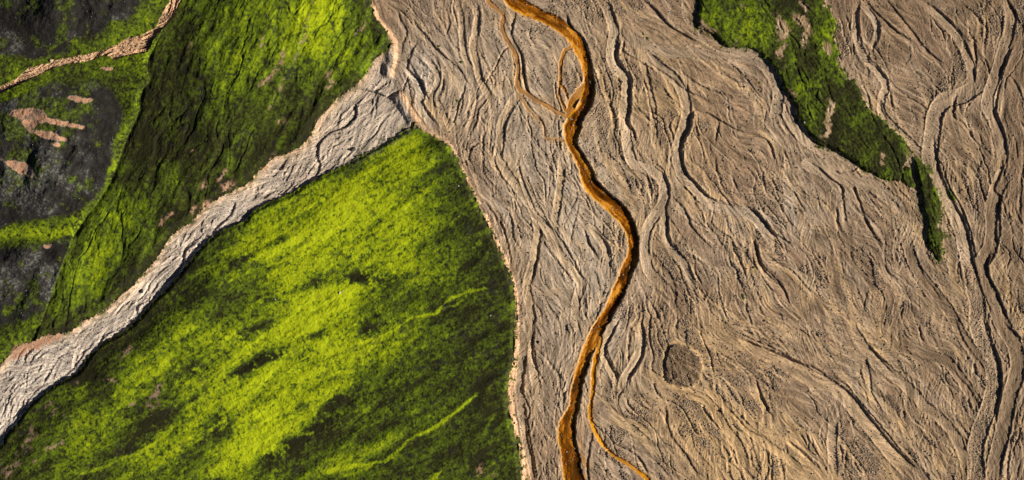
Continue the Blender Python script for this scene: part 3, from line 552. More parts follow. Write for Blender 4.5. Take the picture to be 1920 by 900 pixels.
# hillside with gullies running down-left
ga = math.radians(112)
gu = (GX*math.cos(ga)+GY*math.sin(ga)); gv = (-GX*math.sin(ga)+GY*math.cos(ga))
gw = 30*(fbm(GX, GY, 70, 3, 95)-.5)
g1 = fbm(gu/3.2, gv+gw, 26, 4, 96); g2 = fbm(gu/3.0, gv+gw, 9, 3, 97)
ridge = 1-np.abs(2*g1-1)
crest = 3.2*sstep(0, 190, dG)*(.25+.75*sstep(0, 330, dSV))
east_of = inside([(335, -80)]+gully[1:]+[(60, 660), (400, 800), (1000, 500), (1000, -80)], smooth=False, warp=.2)
Hs_e = 1.1+crest+1.3*(fbm(gu/2.4, gv+1.5*gw, 64, 3, 192)-.5)*sstep(0, 60, dG)+.6*(ridge-.6)*sstep(0, 60, dG)+.22*(g2-.5)+.36*hum
def dome(cx, cy, rx, ry, h):
    r2 = ((GX-cx)/rx)**2+((GY-cy)/ry)**2
    return h*np.clip(1-r2, 0, 1)**1.2
Hs_w = 1.1+dome(85, 290, 175, 150, 4.2)+dome(140, -20, 190, 120, 3.6)+dome(60, 535, 150, 95, 3.0)+.45*hum+.5*(n90-.5)+np.minimum(1, dome(85, 290, 150, 135, 1.5)+dome(140, -20, 170, 105, 1.5)+dome(60, 535, 130, 85, 1.5))*(.9*(n30-.5)+.25*(n4-.5)+2.7*(fbm(gu/2.5, gv, 52, 3, 191)-.5)+1.4*(n90-.5))
g3 = fbm(gu/3.6, gv+1.2*gw, 40, 3, 196); g4 = fbm(gu/3.0, gv+gw, 17, 3, 197)
groove = sstep(.93, 1.0, 1-np.abs(2*g3-1))*sstep(.4, .6, n90)+.6*sstep(.93, 1.0, 1-np.abs(2*g4-1))*sstep(.45, .6, n30)
Hs_e = Hs_e-.2*groove
Hs = np.where(east_of, Hs_e, Hs_w+ .5*np.exp(-(dG/26)**2))
Hs = Hs*np.minimum(1, .35+dSV/22)+0
Hs = Hs - .6*np.exp(-(dG/6.0)**2)*sstep(70, 110, GY)*(.3+1.2*vnoise(GX, GY, 38, 303))

Ht = .45+.16*streak1+.35*(n4-.5)+.2*(n30-.5)
Hval = None
Hh = H.copy()
# valley and plain keep H ; hills override
H = np.where(M_side, np.maximum(Hs, .5), H)
H = np.where(M_lower, Hl, H)
H = np.where(M_tan, Ht+.35, H)
st = np.clip(dP/9.5, 0, 1)
H = np.where(M_strip, .15+1.25*(1-st)+.12*(n4-.5)*2, H)
# the stream valley bed rises a little upstream and carries its own cuts
for pl, rc, dp in VAL_CUTS: cut(smooth_line(pl, 4), rc, dp)
M_val = plain & inside([(740, 82)]+[(735, 82)]+side_edge_valley[::-1][1:]+[(-140, 780)]+hill_edge_valley+[(775, 228), (762, 200), (745, 165), (740, 130)], smooth=False)
# tan apron against the hillside foot
apron = plain*np.exp(-np.clip(dSV-2, 0, 99)/7.0)
H = H+.75*apron*M_val+.5*np.exp(-dV/5.0)*M_val*0
vg = M_val*(1-.0*apron)
# small moss islands
for M, h, nz in ((M_isl, .72, .9), (M_sliver, .75, .4), (M_tuft, .5, .4), (M_stripl, .4, .3)):
    b1 = blur(M.astype(F), 1); b8 = blur(M.astype(F), 9)
    H = H + M*(h*np.clip(.35+.9*b8, 0, 1)*b1 + nz*(.6*hum+.25)*b8)
# bank along the west/south side of the big island and sliver throws a deep shadow
cut(smooth_line(Cc("300,268 350,272 390,275 440,302 490,350 530,405 560,465 590,535 630,595 650,655 690,735 760,800 850,845 960,900 1060,960"), 4), 12, .12, lift=0)

# ------------------------------------------------------------------ cover masks
MOSS = np.zeros((NY, NX), F); TONE = np.full((NY, NX), .35, F); SOIL = np.zeros((NY, NX), F); HUE = np.zeros((NY, NX), F)
def line_mask(pl, wd, soft=.6, warp=1.3, vary=True):
    O = np.zeros((NY, NX), F)
    r = near(smooth_line(pl, 4), wd*1.6+3, warp)
    if r is None: return O
    W_, d, t, Ln = r
    wv = wd*(.55+.9*vnoise(t, t*0, 18, wd+len(pl))) if vary else wd
    O[W_] = np.exp(-(np.abs(d)/(wv*.5+.3))**(2/soft*.9))*sstep(0, wd*1.5, t)*sstep(0, wd*1.5, Ln-t)
    return O

fsp = fbm(GX, GY, 5.0, 3, 88, .7)
grain = (.55*(n4-.5)+.55*(fine-.5)+.5*(vnoise(GX, GY, 1.7, 87)-.5)-.9*sstep(.60, .72, fsp)+.25*sstep(.55, .35, fsp)).astype(F)
mott = (.5*(sstep(.44, .56, fbm(GX, GY, 26, 5, 89, .62))-.5)+.5*(sstep(.45, .55, fbm(GX, GY, 11, 4, 90, .62))-.5)).astype(F)
# lower hill
bright_poly = [(778, 250), (700, 292), (560, 368), (440, 452), (415, 520), (450, 580), (350, 655), (400, 720), (330, 800), (380, 900), (420, 980), (560, 980), (540, 850), (600, 760), (680, 690), (680, 600), (640, 540), (720, 480), (780, 420), (800, 370), (800, 300)]
bs = 0
for q in ((762, 283, 34, 40, 0, .9), (670, 345, 120, 50, -32, 1.0), (520, 430, 110, 45, -32, .9), (590, 470, 150, 60, -30, .75), (650, 560, 120, 38, -30, .7), (520, 620, 190, 48, -28, .75), (590, 690, 140, 48, -30, .6), (430, 745, 140, 40, -33, .65), (520, 790, 120, 45, -33, .7), (470, 850, 110, 36, -30, .65), (330, 640, 80, 30, -28, .45), (260, 720, 110, 34, -32, .4), (150, 830, 110, 34, -30, .3), (300, 850, 90, 30, -30, .4), (770, 410, 60, 60, 0, .4), (790, 500, 60, 50, 0, .25), (700, 660, 90, 40, -30, .35), (640, 860, 90, 24, -25, .35)):
    bs = bs+q[5]*blob(*q[:5])
bp = (1-np.exp(-1.25*np.clip(bs, 0, 9))).astype(F)
t_low = .20+.92*bp  # moss colours, with the slope's light and shade also put into the tone
t_low = t_low - .05*blob(900, 750, 90, 200)
for q in ((671, 521, 30, 14, -10, .5), (586, 531, 30, 9, -25, .4), (480, 617, 48, 13, -30, .35), (472, 687, 62, 11, -32, .5), (520, 668, 24, 8, -20, .4), (593, 627, 22, 7, -25, .4), (720, 524, 34, 18, 0, .3), (692, 617, 24, 10, -25, .4), (636, 751, 40, 11, -30, .4), (529, 843, 50, 16, -30, .45), (409, 801, 34, 24, -35, .35), (451, 489, 22, 8, -30, .4), (526, 453, 18, 6, -35, .4), (345, 700, 60, 20, -35, .2), (610, 800, 50, 20, -30, .3), (300, 790, 60, 26, -30, .25), (375, 560, 40, 20, -30, .15), (640, 470, 30, 10, -40, .2), (560, 765, 30, 8, -30, .3)):
    t_low = t_low - q[5]*blob(*q[:5])*sstep(.3, .5, fbm(GX, GY, 12, 4, 98.5, .65))*1.9
mottr = (.85*(sstep(.42, .56, fbm(ru/4.0, rv+rw, 13, 5, 98, .6))-.62)+.35*mott).astype(F)
t_low = t_low + .17*mottr + .55*(rill-.5)*(.35+.65*bp) + .25*(rill2-.5) + .25*(n90-.5) + .42*grain - .22*np.exp(-dV/16)  # last term darkens the stream edge: bank shade painted into the moss
dk = sstep(.60, .72, fbm(ru/3, rv+rw, 26, 4, 99))*(1-.6*bp)
t_low = t_low-.22*dk
RILLS = [(P("918,540 900,543 880,548 860,553 840,562 825,578 808,590 790,592 770,598 745,615 720,628 690,640 650,650 600,668"), 6, .42),
 (P("880,546 870,560 855,572 830,580 808,590"), 4, .3), (P("810,592 790,600 778,625"), 4, .2), (P("898,735 880,750 850,775 825,795 800,808 770,822 745,845 720,862 690,868 650,874 610,884"), 6, .42),
 (P("715,860 680,880 640,893"), 6, .3), (P("830,878 815,895 790,905"), 5, .4), (P("905,445 900,450 896,462"), 5, .3), (P("700,755 680,775 640,805"), 7, .22), (P("360,580 330,590 300,610 285,620"), 3, .3),
 (P("325,790 320,810 290,830 250,850 200,872 150,890"), 5, .28), (P("930,770 915,800 900,830"), 6, .2), (P("720,690 700,720 690,750"), 8, .14), (P("165,710 162,722 150,728 125,732"), 2.5, .3)]
rillmask = np.zeros((NY, NX), F)
for pl, wd, am in RILLS:
    m = line_mask(pl, wd); t_low = t_low*(1-.5*m)+(am*1.25+.1)*m
    if wd >= 5 and am > .35: rillmask = np.maximum(rillmask, m)
TONE = np.where(M_lower, t_low, TONE)
# hillside
t_s = .185+.42*blob(600, 60, 130, 110)+.14*blob(420, 90, 90, 130)+.1*blob(440, 30, 60, 60)+.26*blob(190, 470, 50, 90, 25)+.16*blob(220, 410, 50, 40)+.10*blob(610, 20, 70, 50)  # sun-facing upper right painted as brighter moss tone
t_s = t_s-.13*sstep(60, 0, dSV)-.16*np.exp(-((GX-(330-.30*GY))/42)**2)*sstep(90, 140, GY)*sstep(420, 300, GY) - .12*blob(400, 300, 80, 80)-.16*blob(290, 520, 60, 40)-.1*blob(290, 40, 30, 60)  # dark band beside the gully: west slope's shade painted into the tone
t_s = t_s-.12*groove+.1*(sstep(.5, .6, fbm(GX, GY, 46, 4, 198, .6))-.4)+.14*mott+.35*(g1-.5)+.3*(g2-.5)+.34*(n90-.5)+.30*grain
gband = np.exp(-((dG-14)/13)**2)*(~east_of)*sstep(130, 160, GY)  # lit east-facing side of the gully, painted as brighter moss
t_s = t_s+.2*gband
t_w = .19+.22*(n30-.5)+.3*(n90-.5)+.5*grain+.15*mott+.16*gband+.3*np.exp(-((GY-(435+.02*GX))/16)**2)*(GX < 180)+.15*np.exp(-np.abs(dT-14)/18)*(~east_of)
t_w = t_w+.45*line_mask(Z(0, 0, 3, "-60,-10 0,10 50,50 100,80 160,125 200,152 260,178 330,203 380,232 450,240"), 7)+.2*line_mask(Z(0, 0, 3, "-40,170 0,182 40,200 95,240"), 6)-.14*np.exp(-((dT-50)/18)**2)*(GY > 120)
TONE = np.where(M_side, np.where(east_of, t_s, t_w), TONE)
MOSS = np.where(M_lower | M_side, 1.0, MOSS).astype(F)
# brown specks and bare soil on the moss
sp = fbm(GX, GY, 14, 4, 101, .62)
SOIL = np.where(M_lower, .7*sstep(.66, .76, sp)*(1-.85*bp), SOIL)
HUE = np.where(M_lower, .05, HUE)
SOIL = np.where(M_side & east_of, .7*sstep(.66, .74, sp), SOIL)
# dark scoria hills
def soil_patch(pl, amount, hue, thr=.5, soft=.12, fb=8, poly=True, only=None, nsc=26):
    global SOIL, HUE
    m = inside(pl, warp=1.3).astype(F) if poly else pl
    m = blur(m, fb)
    nn = fbm(GX, GY, nsc, 4, 111+hue*10, .6)
    a = sstep(thr-soft, thr+soft, m+.9*(nn-.5))*amount
    if only is not None: a = a*only
    HUE = np.where(a > SOIL, hue*np.minimum(1, a*1.4)+HUE*(1-np.minimum(1, a*1.4)), HUE); SOIL = np.maximum(SOIL, a)
for hp in (hillA, hillB, hillC):
    soil_patch(hp, .95, .0, .52, .20, 11, only=M_side & ~east_of, nsc=40)
# ashy grey-green lichen and pale specks on the dark hills
dark_hills = (SOIL > .5) & M_side & ~east_of
ash = sstep(.42, .70, fbm(GX, GY, 40, 4, 121, .6)+.25*blob(100, 200, 60, 40)+.25*blob(40, 340, 70, 50)+.2*blob(40, 520, 60, 40)-.2*blob(190, 230, 50, 70)-.25*blob(150, 10, 100, 50))*dark_hills
ashspeck = sstep(.55, .8, fine)*ash
HUE = np.where(dark_hills, .20*ash+.22*ashspeck+.10*sstep(.4, .7, fbm(GX, GY, 12, 4, 122, .65)), HUE)
lich = sstep(.43, .63, fbm(GX, GY, 24, 5, 123, .65)+.22*blob(130, 215, 60, 50)+.2*blob(40, 235, 50, 50)+.2*blob(30, 560, 40, 40)-.12)*dark_hills
SOIL = np.where(dark_hills, SOIL*(1-.8*lich), SOIL); TONE = np.where(dark_hills, .27+.5*grain, TONE)
PINK = [Z(0, 0, 3, "60,645 110,618 200,608 268,628 280,655 350,680 420,698 492,715 480,732 380,716 290,702 230,700 215,725 180,742 150,705 110,665"),
        Z(0, 0, 3, "150,725 230,740 300,745 385,780 432,798 360,792 300,790 240,768 190,748"), Z(0, 0, 3, "310,800 345,805 360,825 330,830"),
        Z(0, 300, 3, "-60,-40 0,-15 40,10 80,8 150,20 190,50 208,102 150,90 90,60 40,20 -60,10"), Z(0, 300, 3, "240,475 310,480 290,500 250,490"), Z(0, 0, 3, "380,545 480,550 540,565 470,585 420,570"), Z(0, 0, 3, "560,380 640,380 650,395 570,400")]
REGION_PINK = np.zeros((NY, NX), np.int16)
for k, q in enumerate(PINK):
    m = inside(q, warp=1.0)
    mb = blur(m.astype(F), 2); a = sstep(.05, .5, mb)*sstep(.42, .60, .42*mb+.58*fbm(GX, GY, 8, 5, 131, .72))*(1 if k < 4 else .8)
    SOIL = np.maximum(SOIL, np.where(a > .15, np.minimum(1, a*2), 0)); HUE = np.where(a > .15, np.maximum(HUE, np.minimum(1, .35+a)-.3*sstep(.5, .65, n4)), HUE)
    if k < 4: REGION_PINK[m] = k+1
# bare streaks along the hillside foot and on the lower hill
def bare(pl, wd, am, hue, thr=.42):
    global SOIL, HUE
    m = line_mask(pl, wd, warp=1.6)*sstep(thr-.1, thr+.12, fbm(GX, GY, 6, 3, 141, .6))
    a = np.clip(am*m*1.3, 0, 1); HUE = np.where(a > SOIL, hue, HUE); SOIL = np.maximum(SOIL, a)
X3 = lambda s: Z(300, 200, 3, s)
for s, wd in (("440,425 400,440 370,455 340,500", 12), ("275,415 250,440 215,475", 9), ("100,590 50,610 15,650 5,700", 6), ("345,380 330,440", 7), ("660,260 620,300 600,340", 9), ("210,540 180,610", 9), ("320,80 305,110", 5), ("480,20 470,40", 8), ("720,60 690,110", 12), ("470,140 455,175", 8), ("210,235 180,260", 6), ("380,340 370,370 340,420", 6), ("560,370 590,350 640,330", 9), ("300,520 270,545 230,580", 9)):
    bare(X3(s), wd, .9, .85)
for s, wd in (("520,0 500,60 480,150 400,320 340,430", 5), ("60,150 45,200", 6), ("920,280 890,350 830,420", 7), ("1000,120 960,200", 8)):
    bare(Z(480-150 if False else 480, 0, 2, s) if False else Z(330, 0, 2, s), wd, .5, .75, .5)
for s, wd in (("40,310 90,250 110,180", 5), ("290,260 260,310", 9), ("410,80 390,120 365,135", 5), ("290,290 270,330 300,300", 8), ("100,440 80,470", 7), ("10,330 60,280", 4), ("30,140 25,190", 4)):
    bare(Z(480, 0, 2, s), wd, .8, .8)
for s, wd in (("190,560 180,630 150,700", 8), ("220,625 170,680 90,770", 9), ("320,490 290,550", 6), ("300,450 240,500", 8), ("570,340 610,330 670,335", 8), ("940,350 905,370 885,420 830,440", 9), ("770,465 715,482", 5), ("870,450 850,480 920,450", 12), ("470,420 460,430", 6), ("380,672 300,710 255,725", 7), ("130,780 60,840 0,890", 12), ("220,790 160,805", 6), ("750,140 700,185 665,215", 5), ("450,340 420,360", 7), ("190,700 130,750 95,770", 9), ("730,295 745,297", 4), ("380,535 345,540", 6)):
    bare(Z(0, 600, 3, s), wd, .85, .75, .45)
for s, wd in (("870,830 840,860 845,895", 16), ("885,865 890,890", 10)):
    bare(Z(480, 450, 2, s), wd, .95, .9, .5)
bare(P("15,680 30,664 60,648 100,635 124,630"), 15, 1.1, .95, .2)
# reddish fringe at the hill's apex
fr = M_lower*np.exp(-np.clip(dV, 0, 99)/9)*sstep(600, 720, GX)
fr = sstep(.42, .6, fbm(GX, GY, 8, 3, 151)+.3*fr)*fr
SOIL = np.maximum(SOIL, .9*fr); HUE = np.where(fr > .2, .55, HUE)
# moss crumbs outside the apex, along the valley's foot
crumb = plain*M_val*np.exp(-dV/9)*sstep(560, 700, GX)*sstep(.5, .62, fbm(GX, GY, 9, 3, 152))
crumb = crumb + plain*M_val*np.exp(-dSV/6)*sstep(.52, .62, fbm(GX, GY, 8, 3, 153))
MOSS = np.maximum(MOSS, np.clip(crumb*1.4, 0, 1)); TONE = np.where(crumb > .05, .2+.4*grain, TONE)
# islands
t_i = .10+.34*blob(1400, 55, 55, 60)+.3*blob(1555, 45, 26, 60)+.2*blob(1510, 155, 20, 25)+.12*blob(1580, 180, 50, 60)+.1*blob(1545, 90, 30, 30)-.07*blob(1560, 250, 80, 40)
va = math.radians(98)
vu = GX*math.cos(va)+GY*math.sin(va); vv = -GX*math.sin(va)+GY*math.cos(va)
t_i = t_i+.14*mott+.5*(fbm(vu/3, vv, 16, 3, 161)-.5)+.4*(n30-.5)+.4*grain
for M in (M_isl, M_sliver, M_tuft, M_stripl):
    TONE = np.where(M, t_i - (.03 if M is M_sliver else 0) + (.12 if M is M_tuft or M is M_stripl else 0), TONE); MOSS = np.where(M, 1.0, MOSS)
TONE = np.where(M_sliver, TONE+.25*np.exp(-((GX-(1752+.02*(GY-380)))/5)**2)*sstep(340, 360, GY)*sstep(420, 390, GY), TONE)
PATCH = [("500,60 520,90 545,120 575,170 545,245", 16, 0), ("605,70 660,110 692,165 662,280", 16, 0), ("630,0 660,20 720,60", 14, 0), ("595,235 545,300 520,350", 14, 0), ("835,545 820,650 805,760 770,790", 15, 0), ("795,215 812,270 825,330", 13, 0), ("275,195 330,240", 22, 0), ("740,170 690,200", 20, 0), ("595,495 625,575", 13, 0), ("560,370 590,400", 14, 0), ("310,20 350,40", 12, 0), ("90,100 130,165 200,210", 14, 0), ("525,160 540,200", 9, 0), ("120,40 140,30", 10, 0)]
ISLP = np.zeros((NY, NX), np.int16)
for k, (s, wd, _) in enumerate(PATCH):
    lm = line_mask(Cc(s), wd*.8, warp=2.2)
    m = lm*sstep(.34, .52, fbm(GX, GY, 6, 4, 171, .65)+.12*(lm-.5))
    m = np.clip(m*1.8, 0, 1)*M_isl
    MOSS = np.where(M_isl, MOSS*(1-m), MOSS)
    ISLP[(lm > .55) & M_isl] = k+1
for s in ("430,560 428,590 425,630", "505,585 515,600"):
    m = np.clip(2*line_mask(Z(1440, 0, 2, s), 10, warp=1.5)*sstep(.4, .5, fbm(GX, GY, 6, 3, 172)), 0, 1)*M_isl
    MOSS = MOSS*(1-m)
SAND = np.where(M_isl | M_sliver | M_tuft, .45, SAND)
edge_i = (blur((M_isl | M_sliver).astype(F), 5)-.04).clip(0, 1)*(~(M_isl | M_sliver))*plain
cr = sstep(.56, .66, fbm(GX, GY, 6, 4, 174, .65)+.35*edge_i-.02)*(edge_i > 0)*(1-blob(1712, 318, 14, 40, 15))
MOSS = np.maximum(MOSS, cr); TONE = np.where(cr > .05, .22+.4*grain, TONE)
cs2 = M_strip*sstep(.58, .66, fbm(GX, GY, 7, 4, 175, .65)+.12*np.exp(-dP/3))
MOSS = np.maximum(MOSS, cs2); TONE = np.where(cs2 > .05, .15+.4*grain, TONE)
# sparse tufts on the gravel east of the sliver
sp2 = sstep(.62, .68, fbm(GX, GY, 6, 3, 173))*blob(1770, 430, 12, 50)*plain
MOSS = np.maximum(MOSS, np.clip(2*sp2, 0, 1)*(~M_sliver)); TONE = np.where((sp2 > .1) & ~M_sliver, .25, TONE)

# valley, strip and tan stream gravels
SAND = np.where(M_val, .25+.5*apron+.1*(n30-.5), SAND); DARK = np.where(M_val, .0, DARK); GREY = np.where(M_val, np.clip(.75+.3*sstep(500, 200, GX)-.6*apron, 0, 1), GREY)
PALE = (M_val*(.55+.35*sstep(620, 330, GX))*(1-.6*apron)).astype(F)
PALE = np.maximum(PALE, .6*plain*(blob(795, 135, 24, 48, -15)+.5*blob(770, 150, 22, 25))).astype(F)
TAN = np.zeros((NY, NX), F)
TAN = np.where(M_strip, (.4+.6*sstep(300, 350, GY)+.4*(n30-.5)+.4*(n4-.5)).clip(0, 1), TAN); TAN = np.where(M_tan, .85, TAN); TAN = np.maximum(TAN, .6*apron*M_val)
# tan cliff faces where the side stream meets the plain
for pl, wd, dp in ((A("55,20 90,110 150,180 183,240 185,320 172,390 160,450"), 9, .9), (A("200,503 245,570 290,640 325,695"), 10, .8)):
    W_, d, t, Ln = near(smooth_line(pl, 4), 24, .5)
    tp = sstep(0, 10, t)*sstep(0, 10, Ln-t)
    up = sstep(-wd*.5, wd*.5, d)*tp*(1-sstep(8, 24, d))
    H[W_] += dp*up*plain[W_]
    TAN[W_] = np.maximum(TAN[W_], .9*tp*np.exp(-(np.abs(d)/(wd*.55))**4)*plain[W_])
ROUGH = np.where(M_strip | M_tan, .3, ROUGH)
ROUGH = np.where(M_val, .12+.25*bars, ROUGH)

gravelly = (MOSS < .5) & ~((M_side | M_lower) & (SOIL < .4))
# stones: sharp little bumps on the bars; soft sand in the beds
peb = rng.random((NY, NX)).astype(F)
stones = np.where(peb > .80, (peb-.80)*5, 0)-.4*np.where(peb < .08, 1, 0)
H = H + np.where(gravelly, ROUGH*(.10*stones+.09*(fine-.5)+.10*(vnoise(GX, GY, 4.6, 181)-.5)) + .006*white + (.012+.010*ROUGH)*streak1, 0).astype(F)
H = H + np.where(~gravelly, .022*white+.05*(vnoise(GX, GY, 3.4, 182)-.5), 0).astype(F)
H = np.where(REG > 0, H+.005*white*(vnoise(GX, GY, 30, 66) > .5), H).astype(F)
pm = plain & ~M_val
SAND = SAND+pm*(.85*blob(1370, 830, 190, 80, 25)+.4*blob(1300, 640, 110, 60)+.3*blob(1230, 210, 110, 120)+.25*(fbm(GX, GY, 90, 4, 401)-.5))
GREY = GREY+pm*(.35*blob(1080, 450, 110, 330, -8)+.4*blob(800, 130, 70, 90)+.7*(fbm(GX, GY, 130, 4, 402)-.5)+.25*blob(1480, 390, 90, 60))
DARK = DARK+pm*(.9*(fbm(GX, GY, 70, 4, 403)-.52)+.45*sstep(1560, 1880, GX)+.25*blob(1270, 50, 80, 40, 15))
PPD = blur(M_pp.astype(F), 1)
TONE = np.clip(TONE, 0, 1).astype(F); SOIL = np.clip(SOIL, 0, 1).astype(F); HUE = np.clip(HUE, 0, 1).astype(F)
SAND = np.clip(SAND, 0, 1).astype(F); DARK = np.clip(DARK, 0, 1).astype(F); GREY = np.clip(GREY, 0, 1).astype(F)
SPECK = np.clip(.5-.2*PPD+.22*white*(.35+.65*ROUGH)+.18*streak1+.10*streak2, 0, 1).astype(F)

# ------------------------------------------------------------------ regions -> objects
R_PLAIN, R_RIVER = 0, 1
ids = {}
reg = np.zeros((NY, NX), np.int16)             # 0 gravel plain
reg[REG == 1] = 1
for k in range(len(SIDES)): reg[REG == 2+k] = 2+k
reg[(REG == 0) & (BEDID > 0)] = 100+BEDID[(REG == 0) & (BEDID > 0)]
reg[M_pp & (REG == 0)] = 20
reg[M_val & (REG == 0)] = 21
reg[M_side & ~east_of] = 22
reg[M_side & east_of] = 23
reg[M_lower] = 24
reg[M_strip] = 25
reg[M_tan] = 26
reg[M_isl] = 30; reg[M_sliver] = 31; reg[M_tuft] = 32; reg[M_stripl] = 33
mh = dark_hills
yy_split1 = inside(hillA, warp=1.0); yy_split2 = inside(hillB, warp=1.0); yy_split3 = inside(hillC, warp=1.0)
reg[yy_split1 & (reg == 22)] = 40; reg[yy_split2 & (reg == 22)] = 41; reg[yy_split3 & (reg == 22)] = 42
for k in range(4): reg[(REGION_PINK == k+1) & ((reg == 40) | (reg == 22))] = 50+k
reg[(rillmask > .5) & (reg == 24)] = 60
for k in range(len(PATCH)): reg[(ISLP == k+1) & (reg == 30)] = 70+k

# ------------------------------------------------------------------ materials
def nodes_for(name):
    m = bpy.data.materials.new(name); m.use_nodes = True
    n = m.node_tree; n.nodes.clear()
    return m, n
class NB:
    def __init__(s, n): s.n = n
    def new(s, t, **kw):
        x = s.n.nodes.new(t)
        for k, v in kw.items(): setattr(x, k, v)
        return x
    def link(s, a, b): s.n.links.new(a, b)
    def mix(s, f, a, b, mode='MIX'):
        x = s.new('ShaderNodeMix', data_type='RGBA', blend_type=mode)
        for sock, v in ((x.inputs[0], f), (x.inputs[6], a), (x.inputs[7], b)):
            if hasattr(v, 'links') or hasattr(v, 'is_linked'): s.link(v, sock)
            elif isinstance(v, tuple): sock.default_value = (*v, 1) if len(v) == 3 else v
            else: sock.default_value = v
        return x.outputs[2]
    def math(s, op, a, b=0.0, clamp=False):
        x = s.new('ShaderNodeMath', operation=op, use_clamp=clamp)
        for sock, v in ((x.inputs[0], a), (x.inputs[1], b)):
            if hasattr(v, 'is_linked'): s.link(v, sock)
            else: sock.default_value = v
        return x.outputs[0]
    def noise(s, vec, scale, detail=4, rough=.6):
        x = s.new('ShaderNodeTexNoise'); s.link(vec, x.inputs['Vector'])
        x.inputs['Scale'].default_value = scale; x.inputs['Detail'].default_value = detail; x.inputs['Roughness'].default_value = rough
        return x.outputs[0]
    def attr(s, name):
        a = s.new('ShaderNodeAttribute', attribute_name=name, attribute_type='GEOMETRY')
        sp = s.new('ShaderNodeSeparateColor'); s.link(a.outputs['Color'], sp.inputs[0])
        return sp.outputs[0], sp.outputs[1], sp.outputs[2], a.outputs['Alpha']
    def ramp(s, f, stops, interp='LINEAR'):
        r = s.new('ShaderNodeValToRGB'); s.link(f, r.inputs[0]); r.color_ramp.interpolation = interp
        e = r.color_ramp.elements
        while len(e) < len(stops): e.new(.5)
        for q, (p, c) in zip(e, stops): q.position = p; q.color = (*c, 1)
        return r.outputs[0]

def ground_material(name):
    m, n = nodes_for(name); b = NB(n)
    co = b.new('ShaderNodeTexCoord').outputs['Object']
    moss, tone, soil, hue = b.attr('cover')
    sand, dark, grey, rust = b.attr('gravel')
    tan, pale, speck, rough = b.attr('grain')
    fine = b.noise(co, 3.2, 3, .7); mid = b.noise(co, .55, 5, .6)
    g = b.mix(grey, (.250, .168, .110), (.42, .342, .262))
    g = b.mix(sand, g, (.50, .335, .17))
    g = b.mix(b.math('MULTIPLY', dark, .75), g, (.15, .100, .058))
    g = b.mix(pale, g, (.56, .49, .42))
    g = b.mix(tan, g, (.62, .38, .22))
    g = b.mix(b.math('MULTIPLY', mid, .3), g, (.20, .138, .092))
    g = b.mix(b.math('MULTIPLY', rough, .5, True), g, (.185, .120, .068))
    k = b.ramp(speck, [(0, (.36, .36, .36)), (.5, (.97, .97, .97)), (1, (1.65, 1.62, 1.58))])
    g = b.mix(.9, g, k, 'MULTIPLY')
    kf = b.ramp(fine, [(.25, (.72, .71, .70)), (.75, (1.25, 1.25, 1.25))])
    g = b.mix(.8, g, kf, 'MULTIPLY')
    ts = b.math('ADD', tone, b.math('MULTIPLY', b.math('SUBTRACT', fine, .5), .22), True)
    mo = b.ramp(ts, [(0, (.015, .015, .004)), (.18, (.037, .046, .005)), (.38, (.068, .102, .005)), (.58, (.152, .202, .004)), (.8, (.285, .345, .004)), (1, (.365, .43, .006))])
    so = b.ramp(hue, [(0, (.014, .011, .012)), (.2, (.034, .029, .030)), (.45, (.135, .135, .115)), (.7, (.27, .18, .12)), (1, (.46, .25, .145))])
    so = b.mix(.9, so, b.ramp(fine, [(.3, (.45, .45, .47)), (.72, (1.25, 1.25, 1.3))]), 'MULTIPLY')
    c = b.mix(moss, g, mo)
    c = b.mix(soil, c, so)
    ru = b.mix(b.math('MULTIPLY', mid, .7), (.50, .24, .05), (.42, .19, .04))
    c = b.mix(b.math('MULTIPLY', rust, .85), c, ru)
    p = b.new('ShaderNodeBsdfPrincipled'); b.link(c, p.inputs['Base Color'])
    p.inputs['Roughness'].default_value = .92; p.inputs['Specular IOR Level'].default_value = .15
    bp = b.new('ShaderNodeBump'); bp.inputs['Strength'].default_value = .42; bp.inputs['Distance'].default_value = .10
    b.link(b.noise(co, 4.0, 3, .7), bp.inputs['Height']); b.link(bp.outputs[0], p.inputs['Normal'])
    o = b.new('ShaderNodeOutputMaterial'); b.link(p.outputs[0], o.inputs[0])
    return m

def water_material(name, bright):
    m, n = nodes_for(name); b = NB(n)
    co = b.new('ShaderNodeTexCoord').outputs['Object']
    sand, dark, grey, rust = b.attr('gravel'); tan, pale, speck, rough = b.attr('grain')
    f = b.noise(co, 2.6, 4, .75); md = b.noise(co, .35, 4, .6)
    c = b.ramp(b.math('ADD', b.math('MULTIPLY', speck, .62), b.math('MULTIPLY', f, .38)), [(.2, (.04, .014, .001)), (.42, (.15, .042, .002)), (.58, (.30, .095, .003)), (.78, (.60, .26, .03))])
    c = b.mix(b.math('MULTIPLY', dark, .75), c, (.13, .05, .005))
    c = b.mix(b.math('MULTIPLY', sand, .9), c, (.80, .36, .012))
    c = b.mix(b.math('MULTIPLY', b.math('SUBTRACT', 1.0, rust, True), .8), c, (.36, .25, .14))
    p = b.new('ShaderNodeBsdfPrincipled'); b.link(c, p.inputs['Base Color'])
    p.inputs['Roughness'].default_value = .2; p.inputs['Specular IOR Level'].default_value = .4; p.inputs['IOR'].default_value = 1.33
    bp = b.new('ShaderNodeBump'); bp.inputs['Strength'].default_value = .15; bp.inputs['Distance'].default_value = .03
    b.link(b.noise(co, 4.5, 3, .7), bp.inputs['Height']); b.link(bp.outputs[0], p.inputs['Normal'])
    o = b.new('ShaderNodeOutputMaterial'); b.link(p.outputs[0], o.inputs[0])
    return m
mat_ground = ground_material('gravel_moss_and_soil')
mat_water = water_material('rust_water', 0)

